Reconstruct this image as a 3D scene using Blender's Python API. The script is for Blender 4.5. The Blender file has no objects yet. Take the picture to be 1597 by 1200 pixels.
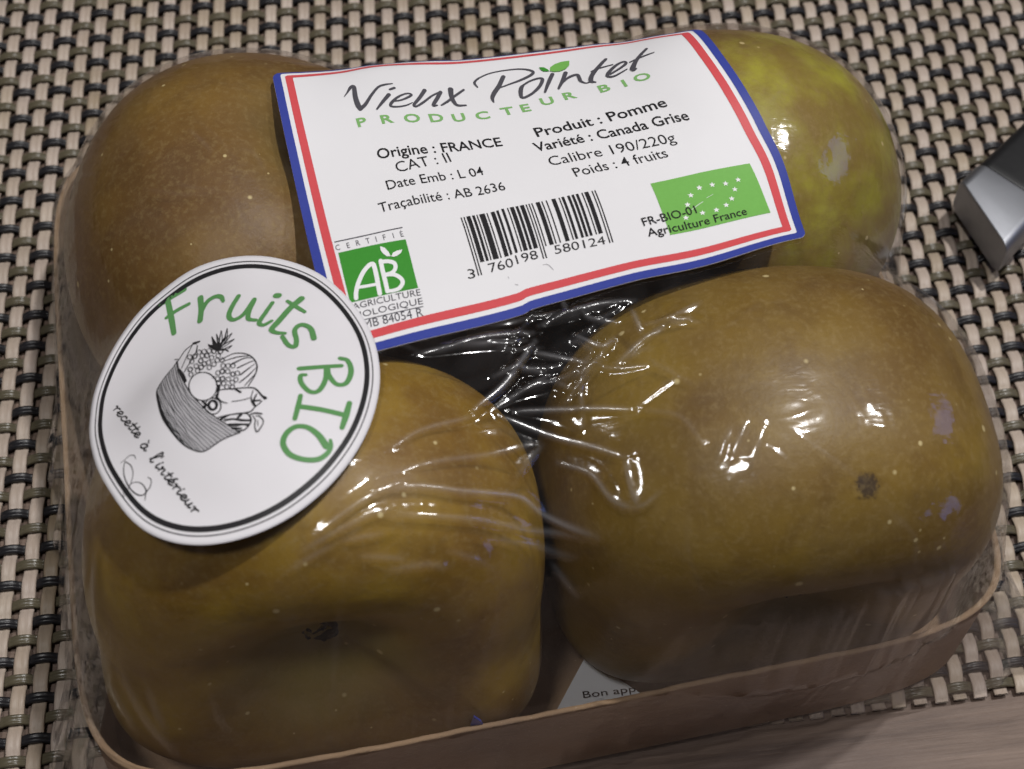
import bpy, bmesh, math, random
import numpy as np
from mathutils import Matrix, Vector

MM = 0.001          # everything below is laid out in millimetres

# ---------------------------------------------------------------- camera
scene = bpy.context.scene
cam_data = bpy.data.cameras.new("camera")
cam = bpy.data.objects.new("camera", cam_data)
scene.collection.objects.link(cam)
scene.camera = cam
CAM_POS = (-47.41, -217.69, 291.9)
CAM_ROT = ((0.9885641, -0.1435945, 0.0460618), (0.0972211, 0.8403609, 0.533237), (-0.1152784, -0.5226608, 0.844711))
cam.matrix_world = Matrix.Translation(Vector(CAM_POS) * MM) @ Matrix(CAM_ROT).transposed().to_4x4()
cam_data.sensor_width = 36.0
cam_data.lens = 58.61
cam_data.clip_start = 0.01
cam_data.clip_end = 20.0
cam_data.dof.use_dof = True
cam_data.dof.focus_distance = 0.295
cam_data.dof.aperture_fstop = 28.0

# ---------------------------------------------------------------- room light
world = bpy.data.worlds.new("World")
scene.world = world
world.use_nodes = True
bg = world.node_tree.nodes["Background"]
# a dim room: lit ceiling above, darker walls below
_wt = world.node_tree
_tc = _wt.nodes.new('ShaderNodeTexCoord'); _sx = _wt.nodes.new('ShaderNodeSeparateXYZ'); _rp = _wt.nodes.new('ShaderNodeValToRGB')
_wt.links.new(_tc.outputs['Generated'], _sx.inputs[0]); _wt.links.new(_sx.outputs[2], _rp.inputs[0]); _wt.links.new(_rp.outputs[0], bg.inputs[0])
_rp.color_ramp.elements[0].position = 0.0; _rp.color_ramp.elements[0].color = (0.30, 0.26, 0.25, 1)
_rp.color_ramp.elements[1].position = 0.85; _rp.color_ramp.elements[1].color = (1.0, 0.95, 0.93, 1)
bg.inputs[1].default_value = 0.052

def lamp(name, direction, dist, watts, radius, colour):
    d = Vector(direction).normalized()
    l = bpy.data.lights.new(name, 'POINT')
    l.energy = watts
    l.shadow_soft_size = radius
    l.color = colour
    o = bpy.data.objects.new(name, l)
    o.location = Vector((20, -60, 40)) * MM + d * dist
    scene.collection.objects.link(o)
    return o

lamp("ceiling_bulb", (0.22, 0.10, 0.96), 1.15, 31.0, 0.019, (1.0, 0.98, 0.965))
lamp("ceiling_bulb", (-0.27, -0.20, 0.92), 1.20, 15.0, 0.085, (1.0, 0.98, 0.965))
lamp("ceiling_bulb", (0.55, 0.10, 0.83), 1.30, 9.0, 0.024, (1.0, 0.98, 0.965))

def panel(name, pos, target, size, watts, colour):
    l = bpy.data.lights.new(name, 'AREA')
    l.shape = 'RECTANGLE'
    l.size, l.size_y = size
    l.energy = watts
    l.color = colour
    o = bpy.data.objects.new(name, l)
    o.location = Vector(pos) * MM
    o.rotation_euler = (Vector(target) - Vector(pos)).to_track_quat('-Z', 'Y').to_euler()
    scene.collection.objects.link(o)
    return o
panel("bluish_screen_light", (600, -10, 330), (40, -90, 60), (0.15, 0.11), 0.085, (0.22, 0.34, 1.0))
panel("bluish_screen_light", (560, -420, 130), (40, -100, 60), (0.16, 0.12), 0.08, (0.22, 0.34, 1.0))

scene.view_settings.view_transform = 'Standard'
scene.view_settings.look = 'None'
scene.view_settings.exposure = 0.0
scene.view_settings.gamma = 1.0
scene.cycles.transparent_max_bounces = 24
scene.cycles.max_bounces = 6
scene.cycles.diffuse_bounces = 3
scene.cycles.glossy_bounces = 3
scene.cycles.use_adaptive_sampling = True
scene.cycles.adaptive_threshold = 0.02
scene.cycles.caustics_reflective = False
scene.cycles.caustics_refractive = False
scene.cycles.use_denoising = True

# ---------------------------------------------------------------- shapes worked out with numpy
rng = np.random.default_rng(11)
TRAY_C = np.array([-14.0, -49.3]); TRAY_A, TRAY_B, TRAY_N = 80.5, 69.6, 8.0
TRAY_ANG = math.radians(4.5); RIM_Z = 27.0; FLOOR_Z = 3.4

def tray_r(t, off=0.0):
    """polar radius of the tray outline in the tray's own axes"""
    c, s = np.cos(t), np.sin(t)
    a, b = TRAY_A + off, TRAY_B + off
    return (np.abs(c / a) ** TRAY_N + np.abs(s / b) ** TRAY_N) ** (-1.0 / TRAY_N)

TAPER = 0.035        # the tray is a little narrower at the back
def tray_to_world(x, y):
    c, s = math.cos(TRAY_ANG), math.sin(TRAY_ANG)
    x = x * (1 - TAPER * y / 70.0)
    return TRAY_C[0] + c * x - s * y, TRAY_C[1] + s * x + c * y

def world_to_tray(X, Y):
    c, s = math.cos(TRAY_ANG), math.sin(TRAY_ANG)
    dx, dy = X - TRAY_C[0], Y - TRAY_C[1]
    y = -s * dx + c * dy
    return (c * dx + s * dy) / (1 - TAPER * y / 70.0), y

# centre, radius, half height, direction the calyx end points, lobe phase
APPLES = {
    'FL': dict(c=(-50.2, -92.2, 40.4), a=38.2, h=27.4, ax=(-0.06, -0.99, 0.10), ph=0.4, sq=0.026, full=0.78, low=(0.08, 0.16), bas=(14.0, 0.42), seed=1),
    'FR': dict(c=(27.2, -86.0, 40.4), a=38.9, h=32.2, ax=(0.04, -0.98, -0.12), ph=1.3, sq=0.032, full=0.78, low=(0.055, 0.14), bas=(12.0, 0.47), seed=2),
    'BL': dict(c=(-53.0, -25.0, 35.6), a=38.8, h=31.8, ax=(-0.42, -0.10, -0.90), ph=2.2, sq=0.02, full=0.86, low=(0.0, 0.0), bas=(6.0, 0.3), seed=3),
    'BR': dict(c=(30.4, -25.2, 39.8), a=36.9, h=32.2, ax=(-0.05, 0.93, 0.37), ph=3.0, sq=0.004, full=0.94, low=(0.09, 0.08), bas=(6.0, 0.3), seed=4),
}

def apple_frame(ax):
    ax = np.array(ax, float); ax /= np.linalg.norm(ax)
    x = np.cross(ax, [0.0, 0.0, 1.0] if abs(ax[2]) < 0.8 else [0.0, 1.0, 0.0]); x /= np.linalg.norm(x)
    return x, np.cross(ax, x), ax

def apple_points(A, phi, th, grow=0.0, dips=True):
    """apple surface in its own frame; phi 0 is the calyx pole"""
    a, h = A['a'] + grow, A['h'] + grow
    sp, cp = np.sin(phi), np.cos(phi)
    dn = np.clip(np.sin(th) * 1.6, 0, 1); dn = dn * dn * (3 - 2 * dn)      # 1 on the side resting in the tray
    full = A['full'] - A['low'][1] * dn
    rho = np.abs(sp) ** full
    lob = 1 + 0.010 * np.minimum(1, 2 * rho) * np.cos(5 * th + A['ph']) * (0.35 + 0.65 * np.abs(cp))
    sq = A['sq'] + A['low'][0] * dn      # pressed against their neighbours the apples are a little square
    r = a * rho * lob / 1.010 * (1 - sq * np.cos(4 * th)) / (1 - sq)
    z = h * np.sign(cp) * np.abs(cp) ** full
    z = z * (1 + 0.02 * np.cos(th + A['ph']))
    if dips:
        d0 = A['bas'][0] * np.exp(-(rho / A['bas'][1]) ** 2) * (1 + np.minimum(1, 1.6 * rho) * (0.14 * np.cos(3 * th + A['ph']) + 0.05 * np.cos(5 * th)))
        d1 = 9.5 * np.exp(-(rho / 0.25) ** 2)
        z = z - np.where(cp > 0, d0, -d1)
    return r * np.cos(th), r * np.sin(th), z

def apple_world(A, phi, th, grow=0.0, dips=True):
    x, y, ax = apple_frame(A['ax'])
    p, q, r = apple_points(A, phi, th, grow, dips)
    return np.array(A['c']) + p[..., None] * x + q[..., None] * y + r[..., None] * ax

# the film's outline: the tray, or an apple where it bulges out over the rim
_hull = np.zeros(720)
_p, _t = np.meshgrid(np.linspace(0, np.pi, 300), np.linspace(0, 2 * np.pi, 600))
for _A in APPLES.values():
    _P = apple_world(_A, _p.ravel(), _t.ravel(), grow=0.75, dips=False)
    _x, _y = world_to_tray(_P[:, 0], _P[:, 1])
    np.maximum.at(_hull, (np.degrees(np.arctan2(_y, _x)) % 360 * 2).astype(int) % 720, np.hypot(_x, _y))
_ang = np.radians(np.arange(720) / 2 + 0.25)
_hull = np.maximum(_hull, tray_r(_ang, 0.5))
_kk = np.exp(-0.5 * (np.arange(-12, 13) / 3.0) ** 2); _kk /= _kk.sum()
_hull = np.maximum(np.convolve(np.r_[_hull[-12:], _hull, _hull[:12]], _kk, 'valid'), _hull)
def film_r(t):
    a = np.degrees(t) % 360
    return np.interp(a, np.r_[-0.25, np.arange(720) / 2 + 0.25, 360.25], np.r_[_hull[-1], _hull, _hull[0]])

# height field of the film stretched over the fruit, 1 mm grid
GX0, GY0, GNX, GNY = -112.0, -136.0, 200, 176
def solve_film():
    obs = np.full((GNY, GNX), -1.0)
    ph, th = np.meshgrid(np.linspace(0, np.pi, 600), np.linspace(0, 2 * np.pi, 1000))
    for A in APPLES.values():
        P = apple_world(A, ph.ravel(), th.ravel(), grow=0.55, dips=False)
        ix = np.rint(P[:, 0] - GX0).astype(int); iy = np.rint(P[:, 1] - GY0).astype(int)
        ok = (ix >= 0) & (ix < GNX) & (iy >= 0) & (iy < GNY)
        np.maximum.at(obs, (iy[ok], ix[ok]), P[ok, 2])
    X, Y = np.meshgrid(GX0 + np.arange(GNX), GY0 + np.arange(GNY))
    lx, ly = world_to_tray(X, Y)
    inside = np.hypot(lx, ly) < film_r(np.arctan2(ly, lx)) - 0.3
    # the upper edge of the stiff paper label bridges the dip between the two rear apples and holds the film up there
    for t in np.linspace(0, 1, 200):
        q = np.array([-33.6, -5.0, 63.4]) * (1 - t) + np.array([20.0, -6.8, 66.7]) * t
        k = (int(round(q[1] - GY0)), int(round(q[0] - GX0)))
        obs[k] = max(obs[k], q[2])
    H = np.where(inside, 70.0, RIM_Z + 0.4)
    jj, ii = np.indices(H.shape)
    par = [inside & ((ii + jj) % 2 == k) for k in (0, 1)]
    for k in range(500):
        for m in par:
            N = 0.25 * (np.roll(H, 1, 0) + np.roll(H, -1, 0) + np.roll(H, 1, 1) + np.roll(H, -1, 1))
            H = np.where(m, np.maximum(H + 1.85 * (N - H), obs), H)
    return H

def blur(F, sig):
    n = int(3 * sig + 1); k = np.exp(-0.5 * (np.arange(-n, n + 1) / sig) ** 2); k /= k.sum()
    G = np.pad(F, n, mode='edge')
    G = np.apply_along_axis(lambda v: np.convolve(v, k, 'valid'), 1, G)
    return np.apply_along_axis(lambda v: np.convolve(v, k, 'valid'), 0, G)

def sample(F, x, y):
    u = np.clip(np.asarray(x, float) - GX0, 0, GNX - 1.001); v = np.clip(np.asarray(y, float) - GY0, 0, GNY - 1.001)
    i, j = u.astype(int), v.astype(int); a, b = u - i, v - j
    return (F[j, i] * (1 - a) + F[j, i + 1] * a) * (1 - b) + (F[j + 1, i] * (1 - a) + F[j + 1, i + 1] * a) * b

FILM = solve_film()
# paper stuck on the film is stiffer: a smoothed surface lying on it
PAPER = blur(np.maximum(blur(FILM, 4.0), FILM + 0.15), 1.6) + 0.25
_und = np.random.default_rng(21).normal(size=FILM.shape)
_und = blur(_und, 5.0); _und /= np.abs(_und).max(); _und2 = blur(np.random.default_rng(22).normal(size=FILM.shape), 2.2); _und2 /= np.abs(_und2).max()
PAPER = PAPER + 0.35 * (_und + 0.5) + 0.07 * _und2         # slightly cockled
# the round sticker bends over the front left apple and bridges the dip behind it
_gx, _gy = np.meshgrid(GX0 + np.arange(GNX), GY0 + np.arange(GNY))
_m = 1.0 * (np.hypot((_gx + 62.5), (_gy + 74)) < 21)
ROUND = blur(FILM * _m, 7.0) / np.maximum(blur(_m, 7.0), 1e-9)
_m2 = np.hypot((_gx + 61), (_gy + 76)) < 30
_lift = np.maximum(ROUND, np.where(_gx > -79, PAPER + 0.2, 0))
ROUND = blur(np.where(_m2, _lift, ROUND), 2.2) + 0.45 + 0.30 * (_und2 + 0.3) + 0.25 * (_und + 0.3)

# outline of the paper label, traced along its four edges (top, bottom, left, right), as x, y on the film
LABEL_W, LABEL_H = 90.0, 60.0
def poly_eval(P, t):
    P = np.asarray(P, float)
    # Catmull-Rom through the control points, uniform in arc length
    Q = np.vstack([2 * P[0] - P[1], P, 2 * P[-1] - P[-2]])
    out = []
    for i in range(1, len(Q) - 2):
        s = np.linspace(0, 1, 24, endpoint=False)[:, None]
        a, b, c, d = Q[i - 1], Q[i], Q[i + 1], Q[i + 2]
        out.append(0.5 * ((2 * b) + (c - a) * s + (2 * a - 5 * b + 4 * c - d) * s ** 2 + (3 * b - a - 3 * c + d) * s ** 3))
    out = np.vstack(out + [P[-1:]])
    L = np.r_[0, np.cumsum(np.hypot(*np.diff(out, axis=0).T))]; L /= L[-1]
    return np.stack([np.interp(t, L, out[:, k]) for k in range(out.shape[1])], -1)
LABEL_TOP = [(-50.1, -9.0), (-33.6, -4.1), (-16.8, -6.2), (-1.2, -6.8), (11.6, -7.2), (21.8, -10.7), (27.2, -11.0)]
LABEL_BOTTOM = [(-43.7, -76.9), (-37.9, -75.3), (-28.8, -72.9), (-14.8, -70.1), (-11.2, -68.9), (3.9, -66.6), (18.0, -65.3), (35.2, -59.6)]
LABEL_LEFT = [(-50.1, -9.0), (-48.8, -26.2), (-46.2, -54.3), (-43.7, -76.9)]
LABEL_RIGHT = [(27.2, -11.0), (28.5, -20.2), (30.7, -29.0), (33.0, -36.6), (35.2, -45.1), (35.2, -59.6)]
def label_xy(u, v):
    """label print coordinates (mm, origin top left, v down) to x, y: a Coons patch between the four edges"""
    a = np.asarray(u, float) / LABEL_W; b = np.asarray(v, float) / LABEL_H
    T, B = poly_eval(LABEL_TOP, a), poly_eval(LABEL_BOTTOM, a)
    L, R = poly_eval(LABEL_LEFT, b), poly_eval(LABEL_RIGHT, b)
    a, b = a[..., None], b[..., None]
    c = [np.array(p) for p in (LABEL_TOP[0], LABEL_TOP[-1], LABEL_BOTTOM[0], LABEL_BOTTOM[-1])]
    return (1 - b) * T + b * B + (1 - a) * L + a * R - ((1 - a) * (1 - b) * c[0] + a * (1 - b) * c[1] + (1 - a) * b * c[2] + a * b * c[3])
def label_pt(u, v, lift):
    p = label_xy(u, v)
    return np.concatenate([p, (sample(PAPER, p[..., 0], p[..., 1]) + lift)[..., None]], -1)

# ---------------------------------------------------------------- printed artwork and crease lines, in millimetres on the papers and the film
ROUND_C = (-61.5, -77.0)
ROUND_OUTLINE = [(4.1, 26.6), (14.4, 21.1), (20.5, 12.1), (23.6, 0.1), (22.4, -9.8), (18.7, -18.3), (11.0, -26.0), (2.3, -29.8), (-6.1, -29.6), (-12.2, -26.1), (-17.3, -17.1), (-20.6, -7.5), (-21.6, 1.7), (-20.4, 12.3), (-14.3, 22.2), (-5.8, 26.7)]
STROKES = {
    'vieux': [[(13.94,8.78,0.19),(14.76,7.9,0.38),(15.8,6.61,0.77),(16.48,6.63,0.88),(16.18,9.29,1.06),(16.19,11.34,1.15),(16.44,12.51,1.08)],[(16.44,12.51,0.96),(17.72,11.67,0.77),(19.56,9.46,0.62),(21.39,7.59,0.54),(22.89,7.1,0.5),(24.41,6.97,0.27)],[(23.54,8.52,0.54),(24.5,8.2,0.62)],[(22.96,9.92,0.85),(21.15,11.76,0.65),(19.68,13.27,0.38)],[(23.21,11.76,0.35),(25.13,11.53,0.42),(27.14,10.6,0.54),(27.47,10.09,0.46),(26.55,9.87,0.38),(24.78,10.6,0.5),(23.05,11.99,0.65),(22.62,12.9,0.54),(23.9,13.2,0.42),(25.71,12.97,0.35),(27.16,12.33,0.19)],[(30.5,9.1,0.85),(28.98,11.05,0.73),(27.29,12.92,0.62),(27.76,13.32,0.46),(29.67,12.1,0.5),(31.67,10.59,0.42),(33.63,9.59,0.42)],[(33.59,9.72,0.81),(32.42,11.41,0.81),(31.12,13.18,0.69),(31.89,13.22,0.38)],[(35.88,9.07,1.12),(35.56,10.57,1.0),(35.48,12.19,0.88),(35.94,13.58,0.65),(37.64,13.78,0.38)],[(38.44,9.45,0.5),(36.35,10.91,0.54),(34.32,12.32,0.54),(32.76,13.26,0.35)]],
    'pointet': [[(41.38,9.14,0.3),(41.15,7.68,0.55),(42.73,6.34,0.35),(45.58,5.34,0.3),(49.52,5.1,0.35),(51.99,5.47,0.45),(53.5,6.48,0.65),(52.94,7.48,0.65),(50.55,8.55,0.55),(48.28,9.27,0.4),(45.18,10.22,0.3)],[(47.31,6.95,0.89),(45.65,9.54,0.94),(44.02,11.49,0.94),(43.28,12.81,0.75),(43.21,13.87,0.3)],[(50.57,10.12,0.45),(49.8,10.92,0.84),(49.15,12.5,0.84),(49.09,13.79,0.6),(51.09,13.12,0.55),(53.35,11.35,0.7),(54.64,9.4,0.7),(54.05,8.85,0.5),(52.12,9.28,0.45),(50.57,10.12,0.4)],[(57.05,8.24,0.8),(55.54,10.51,0.8),(53.83,13.22,0.45)],[(59.64,8.53,0.89),(58.46,10.48,0.8),(56.75,12.83,0.5)],[(57.66,11.68,0.3),(59.73,10.12,0.55),(61.5,9.79,0.65),(61.61,10.9,0.75),(61.53,12.01,0.65),(62.24,12.91,0.3),(63.16,12.78,0.35)],[(68.44,6.89,0.65),(66.64,8.54,0.75),(64.26,10.9,0.89),(63.34,12.65,0.89),(64.02,13.35,0.3)],[(64.39,9.85,0.25),(66.06,9.44,0.35),(69.0,9.3,0.25)],[(67.43,12.11,0.4),(69.67,11.15,0.5),(71.32,10.08,0.6),(71.15,9.23,0.45),(69.43,9.84,0.6),(67.26,11.58,0.75),(66.75,12.57,0.65),(67.94,13.0,0.45),(70.82,11.98,0.25)],[(76.89,6.19,0.5),(74.58,8.62,0.65),(72.75,10.83,0.89),(71.66,12.64,1.04),(72.43,12.57,0.3)],[(72.1,9.99,0.25),(74.62,9.18,0.4),(77.6,8.28,0.2)]],
    'ab': [[(5.75,49.4,0.8),(6.05,48.23,0.8),(6.87,46.7,0.83),(8.12,45.15,0.83),(9.38,44.26,0.83),(10.26,44.21,0.83),(10.37,45.42,0.83),(10.24,47.52,0.83),(10.02,49.95,0.83)],[(6.65,47.53,0.58),(8.28,47.83,0.58),(10.01,48.07,0.58)],[(11.75,44.11,0.8),(11.61,46.21,0.8),(11.56,48.33,0.8),(11.46,49.98,0.8)],[(11.78,44.3,0.73),(13.06,44.65,0.73),(13.99,45.32,0.73),(13.95,46.28,0.73),(13.14,46.91,0.73),(11.78,46.89,0.73)],[(11.78,46.89,0.73),(13.36,47.33,0.73),(14.36,48.36,0.73),(14.5,49.28,0.76),(13.65,50.07,0.73),(12.6,50.17,0.65),(11.46,49.98,0.65)]],
    'ablines': [[(4.67,37.66,0.2),(10.91,38.53,0.2),(17.16,39.09,0.2)],[(5.72,53.71,0.15),(11.18,54.1,0.15),(16.85,54.4,0.15)]],
    'vein': [[(68.91,47.28,0.09),(70.17,46.64,0.11),(71.42,46.1,0.09)],[(72.33,45.47,0.07),(73.78,44.96,0.06)]],
    'fruits': [[(-10.2,22.32,0.82),(-8.19,23.02,0.82),(-6.02,23.57,0.74)],[(-8.92,22.31,0.97),(-8.47,18.66,1.04),(-8.11,15.2,0.89)],[(-9.3,19.19,0.67),(-7.45,19.99,0.74),(-5.45,20.44,0.67)],[(-3.46,20.8,1.04),(-3.4,18.47,0.97),(-3.67,15.74,0.97)],[(-3.57,17.44,0.82),(-2.39,19.41,0.82),(-0.96,19.86,0.82),(-0.01,19.33,0.82),(0.31,18.26,0.6)],[(2.85,18.26,0.82),(1.68,16.3,0.89),(1.12,14.4,0.89),(1.85,13.12,0.82),(3.49,13.74,0.82),(5.36,16.54,0.82)],[(5.35,16.35,0.82),(4.45,14.15,0.82),(4.25,12.35,0.82),(5.42,11.57,0.67)],[(8.23,14.76,0.74),(6.93,12.62,0.82),(5.92,10.78,0.82),(6.55,9.96,0.74),(7.89,10.52,0.6)],[(8.92,16.22,1.12),(9.29,16.1,1.12)],[(12.87,14.35,1.12),(10.91,12.54,1.04),(8.92,10.02,1.04),(7.8,8.56,0.97),(8.41,7.56,0.82),(9.81,6.98,0.67)],[(10.62,14.37,0.6),(11.97,12.65,0.74),(13.19,11.25,0.6)],[(14.21,4.79,0.97),(13.85,7.24,0.89),(12.49,8.41,0.89),(11.39,7.39,0.82),(11.52,4.91,0.82),(11.18,3.39,0.89),(10.19,4.01,0.82),(9.39,6.26,0.74)]],
    'bio': [[(11.65,-1.88,0.97),(14.9,-1.87,0.89),(17.92,-1.86,0.82)],[(17.92,-0.19,0.82),(19.01,-0.82,0.82),(19.31,-3.23,0.89),(18.36,-5.65,0.82),(16.86,-5.77,0.82),(15.9,-3.75,0.82),(15.88,-2.26,0.74)],[(15.63,-2.24,0.74),(15.32,-4.79,0.82),(14.18,-6.98,0.82),(12.82,-7.01,0.82),(11.71,-5.13,0.82),(11.68,-3.49,0.74),(12.43,-3.39,0.67)],[(11.42,-7.67,0.74),(10.92,-9.7,0.82),(10.28,-11.92,0.74)],[(10.92,-9.7,0.89),(14.27,-10.72,0.89),(17.82,-11.96,0.89)],[(18.52,-9.63,0.82),(17.82,-11.96,0.97),(17.02,-14.17,0.74)],[(14.47,-17.17,1.12),(13.43,-15.13,0.97),(11.85,-13.65,0.82),(10.17,-13.41,0.82),(8.76,-14.49,0.89),(8.28,-16.15,0.89),(9.11,-17.96,0.89),(10.95,-19.01,0.82),(13.09,-19.21,0.82),(14.61,-18.27,0.74),(15.14,-17.21,0.67),(15.15,-16.23,0.52)]],
    'recette': [[(-17.51,2.33,0.25),(-17.22,1.98,0.25),(-17.54,1.66,0.25),(-17.88,1.37,0.25)],[(-17.45,1.65,0.25),(-17.0,1.35,0.25),(-16.72,0.79,0.25)],[(-17.18,0.48,0.25),(-16.76,-0.28,0.25),(-16.28,-0.79,0.25),(-16.23,-0.38,0.25),(-16.55,0.19,0.25),(-17.0,0.29,0.25),(-17.17,-0.17,0.25),(-16.97,-0.75,0.25),(-16.45,-1.34,0.25)],[(-15.44,-2.7,0.25),(-15.46,-2.22,0.25),(-15.82,-1.69,0.25),(-16.23,-1.54,0.25),(-16.41,-1.96,0.25),(-16.21,-2.52,0.25),(-15.78,-3.02,0.25)],[(-15.7,-3.0,0.25),(-15.3,-3.72,0.25),(-14.84,-4.18,0.25),(-14.77,-3.84,0.25),(-15.08,-3.33,0.25),(-15.53,-3.19,0.25),(-15.71,-3.58,0.25),(-15.52,-4.11,0.25),(-15.02,-4.65,0.25)],[(-13.65,-5.01,0.25),(-14.43,-5.0,0.25),(-14.92,-5.06,0.25),(-14.95,-5.37,0.25),(-14.58,-5.79,0.25)],[(-14.38,-4.52,0.25),(-14.11,-5.09,0.25),(-13.87,-5.55,0.25)],[(-13.15,-6.08,0.25),(-13.93,-6.09,0.25),(-14.42,-6.15,0.25),(-14.45,-6.45,0.25),(-14.08,-6.85,0.25)],[(-13.87,-5.65,0.25),(-13.61,-6.18,0.25),(-13.38,-6.6,0.25)],[(-13.97,-6.82,0.25),(-13.6,-7.4,0.25),(-13.17,-7.76,0.25),(-13.09,-7.47,0.25),(-13.37,-7.07,0.25),(-13.81,-6.98,0.25),(-14.0,-7.3,0.25),(-13.83,-7.73,0.25),(-13.36,-8.17,0.25)],[(-11.88,-10.62,0.25),(-12.09,-10.13,0.25),(-12.55,-9.83,0.25),(-12.89,-9.88,0.25),(-12.93,-10.3,0.25),(-12.54,-10.63,0.25),(-11.85,-10.61,0.25)],[(-11.85,-10.61,0.25),(-12.35,-10.79,0.25),(-12.46,-11.08,0.25),(-12.13,-11.32,0.25)],[(-11.67,-9.64,0.25),(-11.75,-10.07,0.25)],[(-11.53,-13.04,0.25),(-10.57,-13.22,0.25),(-9.66,-13.17,0.25),(-9.48,-12.84,0.25),(-9.9,-12.77,0.25),(-10.88,-13.02,0.25),(-11.44,-13.34,0.25),(-11.43,-13.68,0.25),(-11.04,-13.85,0.25)],[(-9.46,-13.49,0.25),(-9.8,-13.56,0.25)],[(-10.02,-14.55,0.25),(-10.57,-14.67,0.25),(-10.68,-14.95,0.25),(-10.24,-15.29,0.25)],[(-9.65,-14.5,0.25),(-9.56,-14.58,0.25)],[(-9.74,-15.23,0.25),(-9.56,-15.39,0.25),(-10.31,-15.64,0.25)],[(-9.86,-15.49,0.25),(-9.4,-15.77,0.25),(-9.31,-16.02,0.25),(-9.74,-16.2,0.25),(-9.85,-16.49,0.25),(-9.49,-16.74,0.25)],[(-8.12,-16.92,0.25),(-8.85,-17.02,0.25),(-9.32,-17.14,0.25),(-9.34,-17.43,0.25),(-8.98,-17.76,0.25)],[(-8.82,-16.61,0.25),(-8.55,-17.07,0.25),(-8.31,-17.44,0.25)],[(-8.86,-17.72,0.25),(-8.49,-18.23,0.25),(-8.06,-18.53,0.25),(-8.0,-18.24,0.25),(-8.29,-17.89,0.25),(-8.71,-17.85,0.25),(-8.87,-18.18,0.25),(-8.7,-18.58,0.25),(-8.23,-18.94,0.25)],[(-7.91,-17.94,0.25),(-7.44,-18.14,0.25)],[(-7.82,-18.8,0.25),(-7.56,-19.03,0.25),(-7.87,-19.26,0.25),(-8.2,-19.47,0.25)],[(-7.78,-19.26,0.25),(-7.38,-19.43,0.25),(-7.13,-19.78,0.25)],[(-6.97,-20.07,0.25),(-7.51,-20.22,0.25),(-7.62,-20.49,0.25),(-7.19,-20.76,0.25)],[(-6.61,-20.0,0.25),(-6.53,-20.07,0.25)],[(-7.12,-20.82,0.25),(-6.76,-21.29,0.25),(-6.33,-21.56,0.25),(-6.27,-21.28,0.25),(-6.55,-20.96,0.25),(-6.96,-20.94,0.25),(-7.13,-21.26,0.25),(-6.96,-21.63,0.25),(-6.5,-21.97,0.25)],[(-5.91,-21.92,0.25),(-6.42,-22.11,0.25),(-6.47,-22.49,0.25),(-6.16,-22.71,0.25),(-5.5,-22.62,0.25)],[(-5.5,-22.62,0.25),(-6.01,-22.82,0.25),(-6.13,-23.08,0.25),(-5.76,-23.33,0.25)],[(-5.29,-23.22,0.25),(-5.03,-23.43,0.25),(-5.34,-23.67,0.25),(-5.66,-23.9,0.25)],[(-5.25,-23.67,0.25),(-4.85,-23.82,0.25),(-4.62,-24.15,0.25)]],
    'flourish': [[(-16.13,-11.91,0.09),(-15.49,-11.52,0.11),(-14.75,-11.04,0.13),(-14.0,-11.38,0.13),(-13.81,-12.14,0.09)],[(-15.48,-11.88,0.13),(-14.55,-13.07,0.15),(-14.21,-14.78,0.11),(-14.53,-16.45,0.11),(-15.06,-17.61,0.09),(-15.48,-18.57,0.09),(-15.71,-18.39,0.09),(-15.58,-17.64,0.06)],[(-15.48,-12.0,0.13),(-15.68,-13.31,0.15),(-15.44,-15.23,0.17),(-14.71,-17.28,0.19),(-13.65,-18.8,0.22),(-12.68,-19.19,0.19),(-12.23,-18.59,0.19),(-12.75,-17.27,0.15),(-13.64,-16.54,0.13),(-14.53,-16.57,0.13),(-14.89,-17.0,0.11)],[(-11.93,-16.26,0.11),(-11.45,-16.85,0.13),(-11.6,-18.06,0.15),(-12.23,-18.91,0.17),(-12.43,-20.19,0.11)]],
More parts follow.
